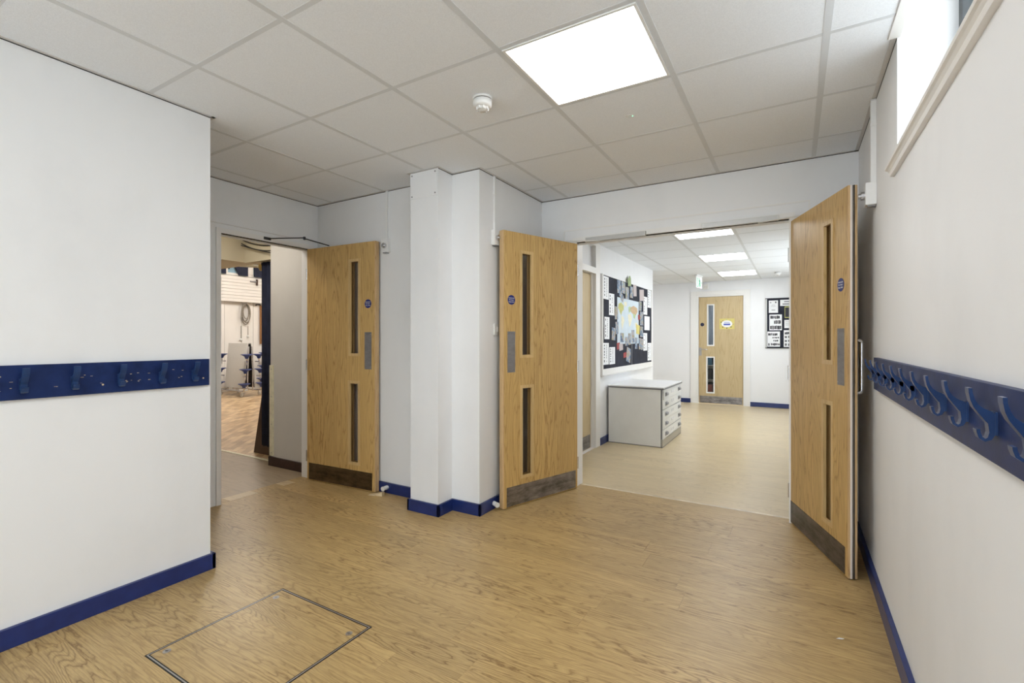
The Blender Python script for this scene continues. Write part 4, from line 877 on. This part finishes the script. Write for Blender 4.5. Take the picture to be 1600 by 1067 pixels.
# coiled hose, cords, pole on the hall wall
r = empty('coiled_hose', (HX + 0.03, 6.95, 2.18), label='coil of grey rope hanging on the far hall wall', cat='rope')
for i, (ry, rzz, dx) in enumerate(((0.09, 0.22, 0.0), (0.11, 0.26, 0.025), (0.075, 0.19, 0.045), (0.10, 0.24, 0.06))):
    MB().tube([(dx, ry * math.sin(2 * math.pi * k / 20), -rzz + rzz * math.cos(2 * math.pi * k / 20)) for k in range(21)], 0.012, 6).build('loop', 'cord_grey', r)
MB().cyl((-0.02, 0, 0.0), (0.09, 0, 0.0), 0.012, 10).build('peg', 'handle_grey', r)
for y, zz, lb in ((6.85, 1.28, 'longer thin pull cord with white knob below the rope coil'), (7.03, 1.36, 'shorter thin pull cord with white knob below the rope coil')):
    r = empty('pull_cord', (HX + 0.02, y, zz), label=lb, cat='cord', group='pull cords on the hall wall')
    MB().cyl((0, 0, 0), (0, 0, 1.62 - zz), 0.006, 6).build('cord', 'cord_grey', r); MB().lathe([(0, -0.04), (0.03, -0.02), (0.03, 0.01), (0, 0.04)], (0, 0, 0), 12).build('knob', 'white_plastic', r)
r = empty('window_pole', (HX + 0.03, 7.36, 1.16), label='brown wooden pole hanging upright on the far hall wall', cat='pole')
MB().cyl((0, 0, 0), (0, 0, 1.0), 0.028, 10).build('shaft', 'pole_brown', r); MB().tube([(0, 0, 1.0), (0, -0.03, 1.03), (0, -0.12, 1.02), (0, -0.13, 0.99)], 0.014, 8).build('hook', 'black', r)
# folded dining tables with stools
def seat(root, x, y, z, sx, sy, fx, fy):
    s_ = empty('stool', (x, y, z)); s_.parent = root
    MB().lathe([(0, 0.0), (0.12, 0.004), (0.125, 0.014), (0.115, 0.022), (0.06, 0.016), (0, 0.014)], (0, 0, 0), 20).lathe([(0.10, 0.002), (0.045, -0.035), (0.03, -0.08), (0, -0.08)], (0, 0, 0), 16).build('seat', 'seat_blue', s_)
    MB().tube([(0, 0, -0.07), (0, 0, -0.15), (fx * 0.5, fy * 0.5, -0.15), (fx, fy, -0.15)], 0.014, 8).cyl((0, 0, -0.15), (0, 0, -0.22), 0.010, 8).build('arm', 'chrome', s_)
def folded_table(x, y, label):
    r = empty('folding_table', (x, y, 0), label=label, cat='folding table', group='folded dining tables in the hall')
    for s in (-1, 1):
        R = Matrix.Translation((0, s * 0.13, 0.18)) @ Matrix.Rotation(s * math.radians(5), 4, 'X')
        MB().box(-0.38, 0.38, -0.014 * 1, 0.014, 0, 1.02, 0.006, M=R).build('table_top', 'table_white', r)
        R2 = Matrix.Translation((0, s * 0.110, 0.18)) @ Matrix.Rotation(s * math.radians(5), 4, 'X')
        MB().box(-0.37, 0.375, -0.008, 0.008, 0.01, 1.0, 0.0, M=R2).build('underside', 'table_black', r)
        for xx in (-0.40, 0.40): MB().tube([(xx, s * 0.06, 0.12), (xx, s * 0.055, 0.6), (xx, s * 0.03, 1.12)], 0.016, 8).build('upright', 'chrome', r)
        MB().tube([(-0.42, s * 0.20, 0.12), (0.42, s * 0.20, 0.12)], 0.016, 8).build('base_bar', 'chrome', r)
        for xx in (-0.42, 0.42):
            MB().cyl((xx, s * 0.20 - 0.012, 0.045), (xx, s * 0.20 + 0.012, 0.045), 0.045, 14).box(xx - 0.012, xx + 0.012, s * 0.2 - 0.016, s * 0.2 + 0.016, 0.04, 0.125).build('castor', 'off_plastic', r)
            for z in (0.93, 0.60, 0.28): seat(r, xx * 1.20, s * (0.14 + (0.93 - z) * 0.09), z, 0, 0, -0.11 * (1 if xx > 0 else -1), -s * 0.02)
    MB().tube([(0.40, -0.06, 0.14), (0.42, -0.2, 0.12)], 0.014, 8).tube([(0.40, 0.06, 0.14), (0.42, 0.2, 0.12)], 0.014, 8).tube([(-0.40, -0.06, 0.14), (-0.42, -0.2, 0.12)], 0.014, 8).tube([(-0.40, 0.06, 0.14), (-0.42, 0.2, 0.12)], 0.014, 8).build('cross_bar', 'chrome', r)
    return r
folded_table(-11.0, 6.27, 'folded white dining table on castors with blue stools under the rope coil')
folded_table(-11.2, 7.42, 'folded white dining table with blue stools by the brown pole')
folded_table(-11.3, 5.25, 'folded white dining table with blue stools near the doorway edge')
